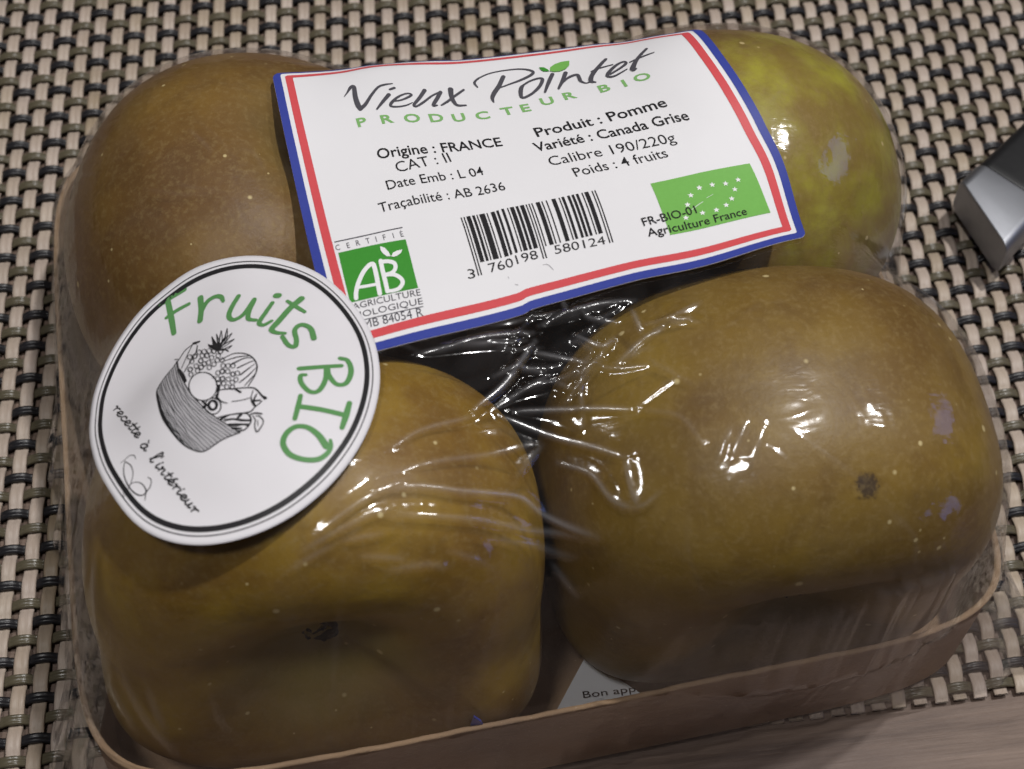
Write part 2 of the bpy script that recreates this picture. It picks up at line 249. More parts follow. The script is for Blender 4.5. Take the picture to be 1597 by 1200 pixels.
    'basket': [[(-7.46,7.51,0.19),(-8.08,5.98,0.19),(-9.18,4.28,0.19),(-10.48,1.04,0.19),(-10.26,-2.25,0.19),(-9.47,-6.32,0.19),(-8.04,-9.69,0.19),(-6.49,-12.43,0.19),(-4.76,-14.16,0.19),(-3.37,-14.8,0.19),(-2.12,-14.35,0.19),(-0.33,-13.47,0.19),(2.14,-12.91,0.19)],[(-7.46,7.51,0.19),(-7.03,4.32,0.19),(-6.14,0.27,0.19),(-5.01,-3.11,0.19),(-3.42,-6.17,0.19),(-1.71,-8.78,0.19),(0.14,-10.81,0.19),(2.14,-12.91,0.19)],[(-7.55,7.15,0.13),(-7.22,3.86,0.11),(-6.67,0.97,0.1),(-6.09,-1.39,0.12),(-5.29,-3.73,0.07),(-4.37,-5.22,0.12),(-3.5,-6.79,0.09),(-2.62,-8.28,0.07),(-1.54,-9.62,0.11),(-0.45,-10.78,0.14),(0.54,-12.01,0.08),(1.6,-13.01,0.11)],[(-7.85,6.71,0.08),(-7.4,3.39,0.12),(-6.97,0.59,0.12),(-6.2,-1.74,0.11),(-5.58,-3.71,0.13),(-4.71,-5.54,0.08),(-3.81,-7.04,0.13),(-2.9,-8.47,0.08),(-2.05,-9.78,0.14),(-0.95,-10.9,0.11),(-0.03,-12.03,0.11),(0.87,-13.16,0.14)],[(-8.15,5.91,0.11),(-7.72,2.75,0.08),(-7.2,0.22,0.1),(-6.57,-2.13,0.07),(-5.83,-3.92,0.1),(-5.14,-5.71,0.11),(-4.18,-7.23,0.12),(-3.3,-8.64,0.09),(-2.47,-9.83,0.07),(-1.51,-11.11,0.1),(-0.59,-12.1,0.08),(0.42,-13.27,0.12)],[(-8.38,5.51,0.11),(-7.93,2.49,0.07),(-7.27,-0.31,0.1),(-6.73,-2.14,0.09),(-6.17,-4.09,0.12),(-5.36,-5.65,0.07),(-4.53,-7.41,0.08),(-3.84,-8.65,0.1),(-2.93,-10.01,0.1),(-1.93,-11.31,0.12),(-1.05,-12.34,0.09),(-0.12,-13.52,0.08)],[(-8.63,4.8,0.13),(-8.26,2.27,0.08),(-7.78,-0.19,0.12),(-7.09,-2.58,0.1),(-6.47,-4.38,0.09),(-5.73,-6.0,0.12),(-5.05,-7.43,0.09),(-4.17,-8.85,0.09),(-3.35,-10.13,0.12),(-2.44,-11.4,0.1),(-1.56,-12.47,0.12),(-0.63,-13.65,0.1)],[(-8.91,4.73,0.11),(-8.38,1.62,0.11),(-7.85,-0.74,0.09),(-7.43,-2.78,0.09),(-6.73,-4.57,0.12),(-6.04,-6.22,0.07),(-5.23,-7.7,0.13),(-4.5,-9.1,0.13),(-3.79,-10.34,0.14),(-2.94,-11.57,0.08),(-1.97,-12.75,0.07),(-1.16,-13.96,0.13)],[(-9.24,4.3,0.12),(-8.75,1.43,0.12),(-8.24,-0.93,0.1),(-7.68,-2.9,0.11),(-7.07,-4.77,0.12),(-6.31,-6.58,0.09),(-5.76,-7.93,0.11),(-4.93,-9.29,0.11),(-4.11,-10.63,0.12),(-3.4,-11.79,0.1),(-2.5,-13.0,0.09),(-1.76,-14.15,0.1)],[(-9.42,3.68,0.09),(-8.99,0.77,0.08),(-8.51,-1.41,0.08),(-7.93,-3.42,0.13),(-7.41,-5.23,0.14),(-6.69,-6.71,0.1),(-6.05,-8.12,0.09),(-5.26,-9.66,0.1),(-4.5,-10.97,0.13),(-3.71,-12.09,0.12),(-2.93,-13.29,0.07),(-2.21,-14.43,0.08)],[(-9.71,3.14,0.09),(-9.2,0.63,0.12),(-8.72,-1.57,0.07),(-8.23,-3.79,0.1),(-7.68,-5.51,0.12),(-7.0,-7.03,0.11),(-6.33,-8.28,0.13),(-5.69,-9.83,0.08),(-5.0,-11.01,0.1),(-4.16,-12.28,0.11),(-3.53,-13.42,0.07),(-2.67,-14.63,0.13)],[(-9.93,2.96,0.12),(-9.56,0.32,0.1),(-9.04,-1.89,0.1),(-8.43,-3.94,0.11),(-7.76,-5.76,0.12),(-7.35,-7.21,0.07),(-6.66,-8.58,0.14),(-5.98,-9.97,0.14),(-5.52,-11.28,0.1),(-4.68,-12.56,0.1),(-3.98,-13.57,0.09),(-3.17,-14.76,0.11)],[(-10.08,2.29,0.1),(-9.68,-0.19,0.14),(-9.17,-2.25,0.1),(-8.75,-3.9,0.07),(-8.28,-5.83,0.07),(-7.69,-7.18,0.11),(-7.13,-8.66,0.12),(-6.45,-9.92,0.11),(-5.79,-11.27,0.12),(-5.12,-12.39,0.09),(-4.41,-13.62,0.09),(-3.86,-14.66,0.09)],[(-10.28,1.77,0.1),(-9.94,-0.41,0.08),(-9.4,-2.55,0.07),(-9.04,-4.11,0.08),(-8.53,-5.89,0.13),(-7.96,-7.18,0.09),(-7.36,-8.69,0.1),(-6.82,-9.92,0.08),(-6.21,-11.11,0.12),(-5.61,-12.16,0.12),(-4.97,-13.34,0.09),(-4.33,-14.3,0.1)],[(-10.45,1.02,0.07),(-10.16,-0.74,0.09),(-9.67,-2.64,0.12),(-9.28,-4.34,0.09),(-8.76,-5.75,0.08),(-8.24,-7.07,0.07),(-7.74,-8.35,0.08),(-7.32,-9.67,0.14),(-6.71,-10.74,0.07),(-6.15,-11.9,0.11),(-5.56,-12.93,0.13),(-4.95,-13.95,0.12)],[(-10.54,0.48,0.1),(-10.09,-1.68,0.12),(-9.82,-3.02,0.12),(-9.55,-4.45,0.07),(-8.99,-5.78,0.09),(-8.49,-7.03,0.07),(-8.08,-8.31,0.08),(-7.65,-9.47,0.12),(-7.02,-10.44,0.14),(-6.64,-11.54,0.14),(-6.05,-12.44,0.07),(-5.56,-13.48,0.1)],[(-10.42,-0.38,0.07),(-10.19,-1.95,0.14),(-9.78,-3.43,0.1),(-9.53,-4.71,0.14),(-9.16,-5.92,0.13),(-8.73,-7.09,0.12),(-8.2,-8.18,0.07),(-7.88,-9.19,0.11),(-7.39,-10.13,0.07),(-7.0,-11.12,0.07),(-6.48,-12.07,0.13),(-6.08,-12.9,0.09)],[(-10.33,-1.12,0.12),(-10.15,-2.47,0.07),(-9.83,-3.61,0.12),(-9.47,-4.9,0.08),(-9.15,-6.02,0.14),(-8.88,-6.99,0.12),(-8.44,-7.96,0.11),(-8.14,-8.9,0.11),(-7.82,-9.89,0.08),(-7.29,-10.71,0.1),(-6.86,-11.5,0.07),(-6.54,-12.47,0.09)],[(-10.27,-1.89,0.1),(-10.07,-2.93,0.08),(-9.8,-4.04,0.07),(-9.49,-5.3,0.1),(-9.31,-5.85,0.1),(-8.99,-6.95,0.11),(-8.59,-7.91,0.07),(-8.36,-8.57,0.1),(-7.92,-9.4,0.09),(-7.58,-10.22,0.07),(-7.26,-11.03,0.1),(-6.93,-11.77,0.12)],[(-10.26,-2.59,0.07),(-10.0,-3.47,0.13),(-9.87,-4.36,0.09),(-9.51,-5.14,0.07),(-9.24,-6.21,0.08),(-9.02,-6.88,0.13),(-8.64,-7.74,0.13),(-8.55,-8.3,0.08),(-8.23,-9.01,0.14),(-8.06,-9.7,0.13),(-7.68,-10.36,0.09),(-7.37,-11.07,0.07)],[(-10.08,-3.13,0.14),(-9.97,-4.04,0.09),(-9.72,-4.72,0.07),(-9.55,-5.44,0.13),(-9.4,-5.98,0.14),(-9.11,-6.68,0.11),(-8.92,-7.35,0.14),(-8.67,-7.98,0.1),(-8.34,-8.7,0.1),(-8.13,-9.19,0.07),(-8.0,-9.63,0.09),(-7.76,-10.15,0.13)],[(-9.84,-3.97,0.09),(-9.84,-4.56,0.08),(-9.56,-5.05,0.11),(-9.49,-5.49,0.09),(-9.34,-6.18,0.13),(-9.16,-6.6,0.09),(-9.06,-7.14,0.11),(-8.77,-7.71,0.11),(-8.62,-8.06,0.14),(-8.36,-8.65,0.12),(-8.29,-9.13,0.14),(-8.23,-9.5,0.11)],[(-9.84,-4.38,0.08),(-9.6,-4.78,0.14),(-9.59,-5.5,0.09),(-9.45,-5.77,0.12),(-9.38,-6.22,0.11),(-9.26,-6.52,0.13),(-9.05,-6.85,0.07),(-8.89,-7.23,0.14),(-8.86,-7.66,0.13),(-8.72,-8.07,0.08),(-8.53,-8.42,0.12),(-8.49,-8.74,0.07)],[(-9.8,-5.05,0.11),(-9.67,-5.33,0.07),(-9.51,-5.66,0.09),(-9.29,-5.99,0.08),(-9.26,-6.19,0.1),(-9.22,-6.37,0.09),(-9.23,-6.64,0.08),(-8.97,-7.02,0.11),(-9.02,-7.3,0.11),(-8.95,-7.41,0.09),(-8.92,-7.63,0.13),(-8.81,-8.12,0.07)],[(-9.52,-5.66,0.09),(-9.47,-5.87,0.12),(-9.36,-6.0,0.1),(-9.35,-6.09,0.13),(-9.26,-6.2,0.11),(-9.33,-6.06,0.11),(-9.24,-6.31,0.12),(-9.16,-6.64,0.14),(-9.14,-6.7,0.07),(-9.14,-6.95,0.07),(-9.18,-7.06,0.07),(-9.09,-7.2,0.08)],[(-0.93,-3.02,0.19),(-1.06,-3.93,0.19),(-1.38,-4.68,0.19),(-1.87,-5.19,0.19),(-2.47,-5.42,0.19),(-3.14,-5.35,0.19),(-3.8,-4.98,0.19),(-4.39,-4.34,0.19),(-4.87,-3.49,0.19),(-5.17,-2.48,0.19),(-5.28,-1.41,0.19),(-5.18,-0.37,0.19),(-4.88,0.49,0.19),(-4.39,1.07,0.19),(-3.77,1.3,0.19),(-3.08,1.16,0.19),(-2.4,0.68,0.19),(-1.79,-0.07,0.19),(-1.31,-1.0,0.19),(-1.02,-2.01,0.19),(-0.93,-3.02,0.19)],[(-1.35,-0.67,0.26),(-1.53,-0.8,0.26)],[(-7.25,7.34,0.17),(-6.24,9.6,0.19),(-4.87,10.47,0.19),(-4.28,10.23,0.17)],[(-4.13,9.63,0.17),(-4.33,7.82,0.19),(-5.14,5.46,0.19),(-6.11,2.91,0.17)],[(-5.03,10.25,0.13),(-5.8,7.83,0.15),(-6.6,4.35,0.13)],[(-4.72,10.7,0.56),(-3.85,10.54,0.43)],[(-7.88,8.23,0.17),(-7.28,7.92,0.17)],[(-0.22,3.23,0.19),(1.63,4.09,0.19),(3.45,3.53,0.22),(4.69,2.05,0.22),(5.26,-0.13,0.22),(4.83,-2.24,0.19),(3.77,-4.31,0.17)],[(-0.04,2.62,0.13),(2.35,2.97,0.22),(4.34,2.69,0.11)],[(1.42,1.44,0.35),(3.43,2.33,0.19),(4.69,2.05,0.09)],[(2.3,0.19,0.26),(4.31,1.19,0.17),(4.85,1.27,0.09)],[(2.71,-1.5,0.3),(3.72,-0.62,0.22),(4.92,0.47,0.09)],[(2.47,-3.22,0.17),(3.85,-2.01,0.22),(5.07,-0.51,0.09)],[(3.25,-4.06,0.13),(4.18,-2.88,0.19),(5.02,-1.75,0.09)],[(-0.8,-5.04,0.19),(-0.78,-4.3,0.19),(-0.32,-3.93,0.19),(1.46,-4.25,0.19),(4.11,-4.71,0.22),(4.97,-5.33,0.26),(5.7,-6.69,0.3),(6.19,-7.31,0.56)],[(-1.12,-9.4,0.19),(0.21,-9.3,0.19),(1.26,-9.35,0.19),(3.72,-9.48,0.22),(4.54,-8.76,0.19),(5.64,-7.85,0.19)],[(4.43,-5.45,0.15),(4.11,-6.82,0.17),(4.33,-7.81,0.43),(4.64,-8.56,0.3)],[(4.93,-6.29,0.22),(4.52,-7.39,0.3),(5.39,-7.57,0.3)],[(1.19,-6.86,0.11),(2.78,-6.94,0.13),(4.2,-6.73,0.11)],[(1.89,-4.57,0.3),(2.58,-5.3,0.35)],[(-0.46,-7.31,0.19),(-0.55,-7.83,0.19),(-0.77,-8.23,0.19),(-1.1,-8.48,0.19),(-1.5,-8.56,0.19),(-1.91,-8.43,0.19),(-2.3,-8.14,0.19),(-2.61,-7.69,0.19),(-2.8,-7.16,0.19),(-2.86,-6.59,0.19),(-2.77,-6.07,0.19),(-2.55,-5.64,0.19),(-2.22,-5.38,0.19),(-1.82,-5.3,0.19),(-1.4,-5.43,0.19),(-1.01,-5.74,0.19),(-0.7,-6.2,0.19),(-0.51,-6.75,0.19),(-0.46,-7.31,0.19)],[(-1.08,-6.95,0.43),(-1.16,-7.31,0.43),(-1.33,-7.57,0.43),(-1.58,-7.67,0.43),(-1.84,-7.59,0.43),(-2.08,-7.35,0.43),(-2.24,-6.99,0.43),(-2.29,-6.58,0.43),(-2.22,-6.21,0.43),(-2.04,-5.95,0.43),(-1.79,-5.85,0.43),(-1.53,-5.93,0.43),(-1.29,-6.18,0.43),(-1.13,-6.54,0.43),(-1.08,-6.95,0.43)],[(-0.79,-4.55,0.3),(-1.07,-5.21,0.43),(-0.39,-6.38,0.22),(0.48,-6.98,0.13)],[(-0.52,-9.78,0.43),(0.91,-9.33,0.19),(3.01,-9.54,0.17),(3.76,-10.36,0.22),(3.79,-11.45,0.22),(2.86,-12.54,0.22),(1.72,-12.59,0.3)],[(-0.0,-10.13,0.39),(1.22,-10.21,0.3),(2.43,-10.71,0.39),(3.72,-11.05,0.3)],[(0.49,-11.0,0.26),(1.52,-11.36,0.56),(2.73,-11.54,0.3),(3.42,-11.8,0.48)],[(1.14,-11.92,0.43),(2.35,-12.21,0.3)],[(1.93,-10.16,0.35),(2.48,-9.64,0.48)],[(3.86,-9.99,0.22),(4.57,-9.88,0.26),(5.51,-10.22,0.26)],[(4.19,-10.35,0.17),(4.5,-11.17,0.17),(4.35,-12.22,0.17),(4.64,-13.34,0.22),(5.48,-12.22,0.17),(5.65,-11.4,0.17),(5.14,-10.6,0.17),(4.63,-10.44,0.13)],[(4.84,-11.24,0.11),(4.82,-12.31,0.11)],[(-7.03,4.32,0.43),(-6.37,2.04,0.65),(-5.85,0.11,0.52)],[(-3.23,-5.51,0.3),(-2.71,-6.4,0.43),(-3.08,-6.76,0.52)],[(-0.66,-3.05,0.52),(-0.86,-4.02,0.65)],[(-0.74,6.03,0.3),(-1.22,7.92,0.56),(-1.75,10.58,0.11)],[(-0.5,6.17,0.11),(-0.8,7.47,0.13),(-1.69,10.48,0.11)],[(-0.74,6.03,0.3),(-0.77,7.87,0.22),(-0.97,10.78,0.11)],[(-0.5,6.17,0.11),(-0.36,7.44,0.13),(-0.91,10.68,0.11)],[(-0.74,6.03,0.3),(-0.48,9.21,0.22),(-0.2,11.3,0.11)],[(-0.5,6.17,0.11),(-0.06,8.8,0.13),(-0.14,11.2,0.11)],[(-0.74,6.03,0.3),(0.26,8.78,0.22),(0.77,11.42,0.11)],[(-0.5,6.17,0.11),(0.67,8.37,0.13),(0.82,11.33,0.11)],[(-0.74,6.03,0.3),(0.16,8.31,0.22),(1.5,9.83,0.11)],[(-0.5,6.17,0.11),(0.57,7.9,0.13),(1.56,9.74,0.11)],[(-0.74,6.03,0.3),(0.23,7.3,0.22),(1.86,8.09,0.11)],[(-0.5,6.17,0.11),(0.64,6.9,0.13),(1.91,8.0,0.11)],[(-0.74,6.03,0.3),(0.14,5.97,0.22),(1.47,6.44,0.11)],[(-0.5,6.17,0.11),(0.55,5.58,0.13),(1.52,6.35,0.11)],[(-0.74,6.03,0.3),(0.19,5.96,0.22),(0.9,5.03,0.11)],[(-0.5,6.17,0.11),(0.6,5.57,0.13),(0.95,4.94,0.11)],[(-0.74,6.03,0.3),(-1.83,7.76,0.56),(-2.32,8.76,0.11)],[(-0.5,6.17,0.11),(-1.41,7.3,0.13),(-2.26,8.66,0.11)],[(-0.74,6.03,0.3),(-1.39,7.89,0.56),(-1.27,9.15,0.11)],[(-0.5,6.17,0.11),(-0.97,7.45,0.13),(-1.21,9.05,0.11)],[(-0.74,6.03,0.3),(-0.13,8.15,0.22),(0.55,9.65,0.11)],[(-0.5,6.17,0.11),(0.28,7.74,0.13),(0.61,9.56,0.11)],[(-1.34,4.25,0.12),(-1.42,3.88,0.12),(-1.63,3.77,0.12),(-1.87,3.97,0.12),(-2.03,4.38,0.12),(-2.03,4.82,0.12),(-1.88,5.08,0.12),(-1.64,5.02,0.12),(-1.43,4.7,0.12),(-1.34,4.25,0.12)],[(-3.09,4.3,0.17),(-3.17,3.92,0.17),(-3.38,3.82,0.17),(-3.63,4.04,0.17),(-3.79,4.48,0.17),(-3.8,4.94,0.17),(-3.65,5.19,0.17),(-3.4,5.12,0.17),(-3.19,4.77,0.17),(-3.09,4.3,0.17)],[(-3.01,2.47,0.17),(-3.09,2.11,0.17),(-3.3,2.01,0.17),(-3.54,2.2,0.17),(-3.7,2.61,0.17),(-3.7,3.04,0.17),(-3.55,3.29,0.17),(-3.31,3.23,0.17),(-3.1,2.9,0.17),(-3.01,2.47,0.17)],[(0.05,5.43,0.17),(-0.03,5.06,0.17),(-0.24,4.94,0.17),(-0.48,5.13,0.17),(-0.64,5.54,0.17),(-0.64,5.98,0.17),(-0.48,6.24,0.17),(-0.24,6.2,0.17),(-0.03,5.88,0.17),(0.05,5.43,0.17)],[(-4.55,5.01,0.12),(-4.63,4.62,0.12),(-4.84,4.54,0.12),(-5.09,4.79,0.12),(-5.26,5.27,0.12),(-5.28,5.76,0.12),(-5.13,6.02,0.12),(-4.88,5.92,0.12),(-4.65,5.52,0.12),(-4.55,5.01,0.12)],[(-0.99,2.33,0.12),(-1.07,1.98,0.12),(-1.28,1.87,0.12),(-1.51,2.04,0.12),(-1.67,2.42,0.12),(-1.67,2.84,0.12),(-1.51,3.08,0.12),(-1.28,3.04,0.12),(-1.07,2.75,0.12),(-0.99,2.33,0.12)],[(-4.76,2.77,0.17),(-4.84,2.41,0.17),(-5.05,2.31,0.17),(-5.29,2.53,0.17),(-5.46,2.97,0.17),(-5.48,3.44,0.17),(-5.32,3.69,0.17),(-5.08,3.61,0.17),(-4.86,3.24,0.17),(-4.76,2.77,0.17)],[(-2.89,5.69,0.12),(-2.97,5.31,0.12),(-3.18,5.21,0.12),(-3.43,5.43,0.12),(-3.59,5.89,0.12),(-3.6,6.37,0.12),(-3.45,6.62,0.12),(-3.2,6.55,0.12),(-2.98,6.18,0.12),(-2.89,5.69,0.12)],[(0.3,2.87,0.12),(0.21,2.53,0.12),(0.01,2.41,0.12),(-0.23,2.58,0.12),(-0.38,2.95,0.12),(-0.38,3.37,0.12),(-0.22,3.62,0.12),(0.01,3.59,0.12),(0.22,3.29,0.12),(0.3,2.87,0.12)],[(-0.32,4.36,0.12),(-0.41,3.99,0.12),(-0.61,3.88,0.12),(-0.85,4.06,0.12),(-1.01,4.47,0.12),(-1.01,4.9,0.12),(-0.85,5.16,0.12),(-0.62,5.11,0.12),(-0.41,4.8,0.12),(-0.32,4.36,0.12)],[(-3.82,3.2,0.12),(-3.89,2.84,0.12),(-4.1,2.74,0.12),(-4.35,2.95,0.12),(-4.51,3.38,0.12),(-4.52,3.84,0.12),(-4.37,4.09,0.12),(-4.13,4.02,0.12),(-3.91,3.67,0.12),(-3.82,3.2,0.12)],[(-1.81,3.16,0.12),(-1.9,2.81,0.12),(-2.1,2.7,0.12),(-2.34,2.89,0.12),(-2.5,3.29,0.12),(-2.5,3.72,0.12),(-2.35,3.97,0.12),(-2.11,3.92,0.12),(-1.9,3.6,0.12),(-1.81,3.16,0.12)],[(-1.01,5.94,0.17),(-1.09,5.57,0.17),(-1.3,5.46,0.17),(-1.54,5.66,0.17),(-1.7,6.09,0.17),(-1.71,6.54,0.17),(-1.55,6.8,0.17),(-1.31,6.74,0.17),(-1.1,6.41,0.17),(-1.01,5.94,0.17)],[(-1.73,1.78,0.12),(-1.81,1.44,0.12),(-2.02,1.33,0.12),(-2.25,1.51,0.12),(-2.4,1.88,0.12),(-2.41,2.29,0.12),(-2.25,2.54,0.12),(-2.02,2.5,0.12),(-1.81,2.2,0.12),(-1.73,1.78,0.12)],[(-2.11,5.26,0.17),(-2.19,4.88,0.17),(-2.4,4.78,0.17),(-2.64,4.99,0.17),(-2.8,5.43,0.17),(-2.81,5.89,0.17),(-2.66,6.15,0.17),(-2.41,6.08,0.17),(-2.2,5.73,0.17),(-2.11,5.26,0.17)],[(-4.1,6.31,0.17),(-4.17,5.92,0.17),(-4.39,5.83,0.17),(-4.64,6.09,0.17),(-4.81,6.58,0.17),(-4.83,7.07,0.17),(-4.67,7.32,0.17),(-4.42,7.22,0.17),(-4.19,6.83,0.17),(-4.1,6.31,0.17)],[(-2.6,6.76,0.12),(-2.68,6.38,0.12),(-2.89,6.28,0.12),(-3.14,6.52,0.12),(-3.31,6.98,0.12),(-3.32,7.45,0.12),(-3.16,7.71,0.12),(-2.91,7.62,0.12),(-2.69,7.25,0.12),(-2.6,6.76,0.12)],[(-3.57,1.79,0.12),(-3.65,1.44,0.12),(-3.86,1.34,0.12),(-4.1,1.53,0.12),(-4.26,1.93,0.12),(-4.26,2.36,0.12),(-4.11,2.61,0.12),(-3.87,2.55,0.12),(-3.66,2.22,0.12),(-3.57,1.79,0.12)],[(-4.95,6.68,0.12),(-5.03,6.29,0.12),(-5.24,6.21,0.12),(-5.5,6.48,0.12),(-5.67,6.99,0.12),(-5.69,7.49,0.12),(-5.54,7.73,0.12),(-5.28,7.62,0.12),(-5.05,7.21,0.12),(-4.95,6.68,0.12)],[(-0.47,3.16,0.12),(-0.55,2.81,0.12),(-0.76,2.7,0.12),(-0.99,2.87,0.12),(-1.15,3.26,0.12),(-1.15,3.68,0.12),(-0.99,3.93,0.12),(-0.76,3.9,0.12),(-0.55,3.59,0.12),(-0.47,3.16,0.12)],[(-4.62,1.27,0.12),(-4.7,0.93,0.12),(-4.9,0.83,0.12),(-5.14,1.03,0.12),(-5.31,1.44,0.12),(-5.32,1.87,0.12),(-5.16,2.11,0.12),(-4.92,2.04,0.12),(-4.71,1.71,0.12),(-4.62,1.27,0.12)],[(-1.78,6.46,0.12),(-1.86,6.08,0.12),(-2.07,5.97,0.12),(-2.31,6.19,0.12),(-2.48,6.64,0.12),(-2.48,7.1,0.12),(-2.33,7.36,0.12),(-2.09,7.29,0.12),(-1.87,6.94,0.12),(-1.78,6.46,0.12)],[(-3.42,7.08,0.12),(-3.5,6.69,0.12),(-3.71,6.6,0.12),(-3.96,6.86,0.12),(-4.13,7.34,0.12),(-4.14,7.82,0.12),(-3.99,8.07,0.12),(-3.74,7.97,0.12),(-3.51,7.58,0.12),(-3.42,7.08,0.12)],[(-2.5,3.09,0.17),(-2.58,2.73,0.17),(-2.78,2.63,0.17),(-3.02,2.82,0.17),(-3.18,3.23,0.17),(-3.19,3.67,0.17),(-3.04,3.92,0.17),(-2.8,3.86,0.17),(-2.58,3.53,0.17),(-2.5,3.09,0.17)],[(1.74,-3.02,0.12),(1.66,-3.31,0.12),(1.45,-3.42,0.12),(1.23,-3.29,0.12),(1.09,-3.0,0.12),(1.1,-2.66,0.12),(1.25,-2.45,0.12),(1.48,-2.47,0.12),(1.68,-2.69,0.12),(1.74,-3.02,0.12)],[(2.59,-1.2,0.12),(2.5,-1.51,0.12),(2.29,-1.62,0.12),(2.07,-1.49,0.12),(1.93,-1.19,0.12),(1.93,-0.84,0.12),(2.09,-0.61,0.12),(2.32,-0.61,0.12),(2.52,-0.85,0.12),(2.59,-1.2,0.12)],[(0.43,-2.86,0.12),(0.35,-3.14,0.12),(0.14,-3.25,0.12),(-0.08,-3.12,0.12),(-0.23,-2.82,0.12),(-0.22,-2.48,0.12),(-0.07,-2.27,0.12),(0.16,-2.28,0.12),(0.36,-2.52,0.12),(0.43,-2.86,0.12)],[(1.95,0.76,0.12),(1.86,0.43,0.12),(1.66,0.31,0.12),(1.43,0.45,0.12),(1.28,0.79,0.12),(1.29,1.17,0.12),(1.44,1.41,0.12),(1.68,1.4,0.12),(1.88,1.14,0.12),(1.95,0.76,0.12)],[(0.89,-3.73,0.12),(0.8,-4.02,0.12),(0.6,-4.12,0.12),(0.37,-4.0,0.12),(0.23,-3.7,0.12),(0.24,-3.37,0.12),(0.39,-3.17,0.12),(0.62,-3.18,0.12),(0.82,-3.4,0.12),(0.89,-3.73,0.12)],[(0.42,1.33,0.12),(0.34,1.0,0.12),(0.13,0.89,0.12),(-0.1,1.04,0.12),(-0.25,1.4,0.12),(-0.25,1.79,0.12),(-0.09,2.03,0.12),(0.14,2.01,0.12),(0.34,1.73,0.12),(0.42,1.33,0.12)],[(-0.39,-0.14,0.12),(-0.47,-0.45,0.12),(-0.68,-0.56,0.12),(-0.91,-0.41,0.12),(-1.05,-0.08,0.12),(-1.05,0.3,0.12),(-0.9,0.52,0.12),(-0.66,0.5,0.12),(-0.46,0.23,0.12),(-0.39,-0.14,0.12)],[(2.33,-2.6,0.12),(2.24,-2.89,0.12),(2.03,-3.0,0.12),(1.81,-2.87,0.12),(1.67,-2.58,0.12),(1.68,-2.24,0.12),(1.83,-2.03,0.12),(2.06,-2.04,0.12),(2.26,-2.26,0.12),(2.33,-2.6,0.12)],[(0.29,-1.74,0.17),(0.2,-2.04,0.17),(-0.0,-2.14,0.17),(-0.23,-2.01,0.17),(-0.37,-1.69,0.17),(-0.37,-1.35,0.17),(-0.21,-1.13,0.17),(0.02,-1.15,0.17),(0.22,-1.39,0.17),(0.29,-1.74,0.17)],[(1.13,-0.33,0.12),(1.04,-0.64,0.12),(0.84,-0.75,0.12),(0.61,-0.61,0.12),(0.46,-0.29,0.12),(0.47,0.07,0.12),(0.62,0.3,0.12),(0.86,0.29,0.12),(1.06,0.03,0.12),(1.13,-0.33,0.12)],[(-0.46,-1.47,0.12),(-0.54,-1.76,0.12),(-0.75,-1.87,0.12),(-0.98,-1.73,0.12),(-1.12,-1.41,0.12),(-1.12,-1.06,0.12),(-0.96,-0.84,0.12),(-0.73,-0.86,0.12),(-0.53,-1.11,0.12),(-0.46,-1.47,0.12)],[(1.88,-1.22,0.17),(1.8,-1.52,0.17),(1.59,-1.63,0.17),(1.36,-1.5,0.17),(1.22,-1.19,0.17),(1.23,-0.84,0.17),(1.39,-0.62,0.17),(1.62,-0.63,0.17),(1.81,-0.87,0.17),(1.88,-1.22,0.17)],[(1.16,-2.13,0.12),(1.07,-2.42,0.12),(0.86,-2.52,0.12),(0.64,-2.39,0.12),(0.5,-2.09,0.12),(0.5,-1.75,0.12),(0.66,-1.53,0.12),(0.89,-1.55,0.12),(1.09,-1.78,0.12),(1.16,-2.13,0.12)],[(0.3,-0.04,0.17),(0.22,-0.35,0.17),(0.01,-0.46,0.17),(-0.22,-0.31,0.17),(-0.36,0.02,0.17),(-0.36,0.39,0.17),(-0.2,0.62,0.17),(0.03,0.6,0.17),(0.23,0.34,0.17),(0.3,-0.04,0.17)],[(1.19,1.03,0.12),(1.11,0.71,0.12),(0.9,0.59,0.12),(0.67,0.74,0.12),(0.53,1.08,0.12),(0.53,1.47,0.12),(0.68,1.71,0.12),(0.92,1.69,0.12),(1.12,1.43,0.12),(1.19,1.03,0.12)],[(1.74,-4.02,0.12),(1.65,-4.3,0.12),(1.45,-4.4,0.12),(1.23,-4.28,0.12),(1.09,-3.99,0.12),(1.1,-3.67,0.12),(1.25,-3.46,0.12),(1.48,-3.47,0.12),(1.67,-3.69,0.12),(1.74,-4.02,0.12)],[(-0.3,-2.56,0.17),(-0.39,-2.85,0.17),(-0.59,-2.96,0.17),(-0.82,-2.82,0.17),(-0.96,-2.51,0.17),(-0.96,-2.18,0.17),(-0.8,-1.96,0.17),(-0.57,-1.98,0.17),(-0.37,-2.22,0.17),(-0.3,-2.56,0.17)]],
    'scuff': [[(39.91,52.35,0.1),(40.65,52.46,0.17),(41.09,53.01,0.19),(41.46,53.81,0.15)],[(33.98,54.38,0.13),(34.42,54.64,0.17)],[(33.09,52.59,0.08),(33.17,53.02,0.1)]],
}
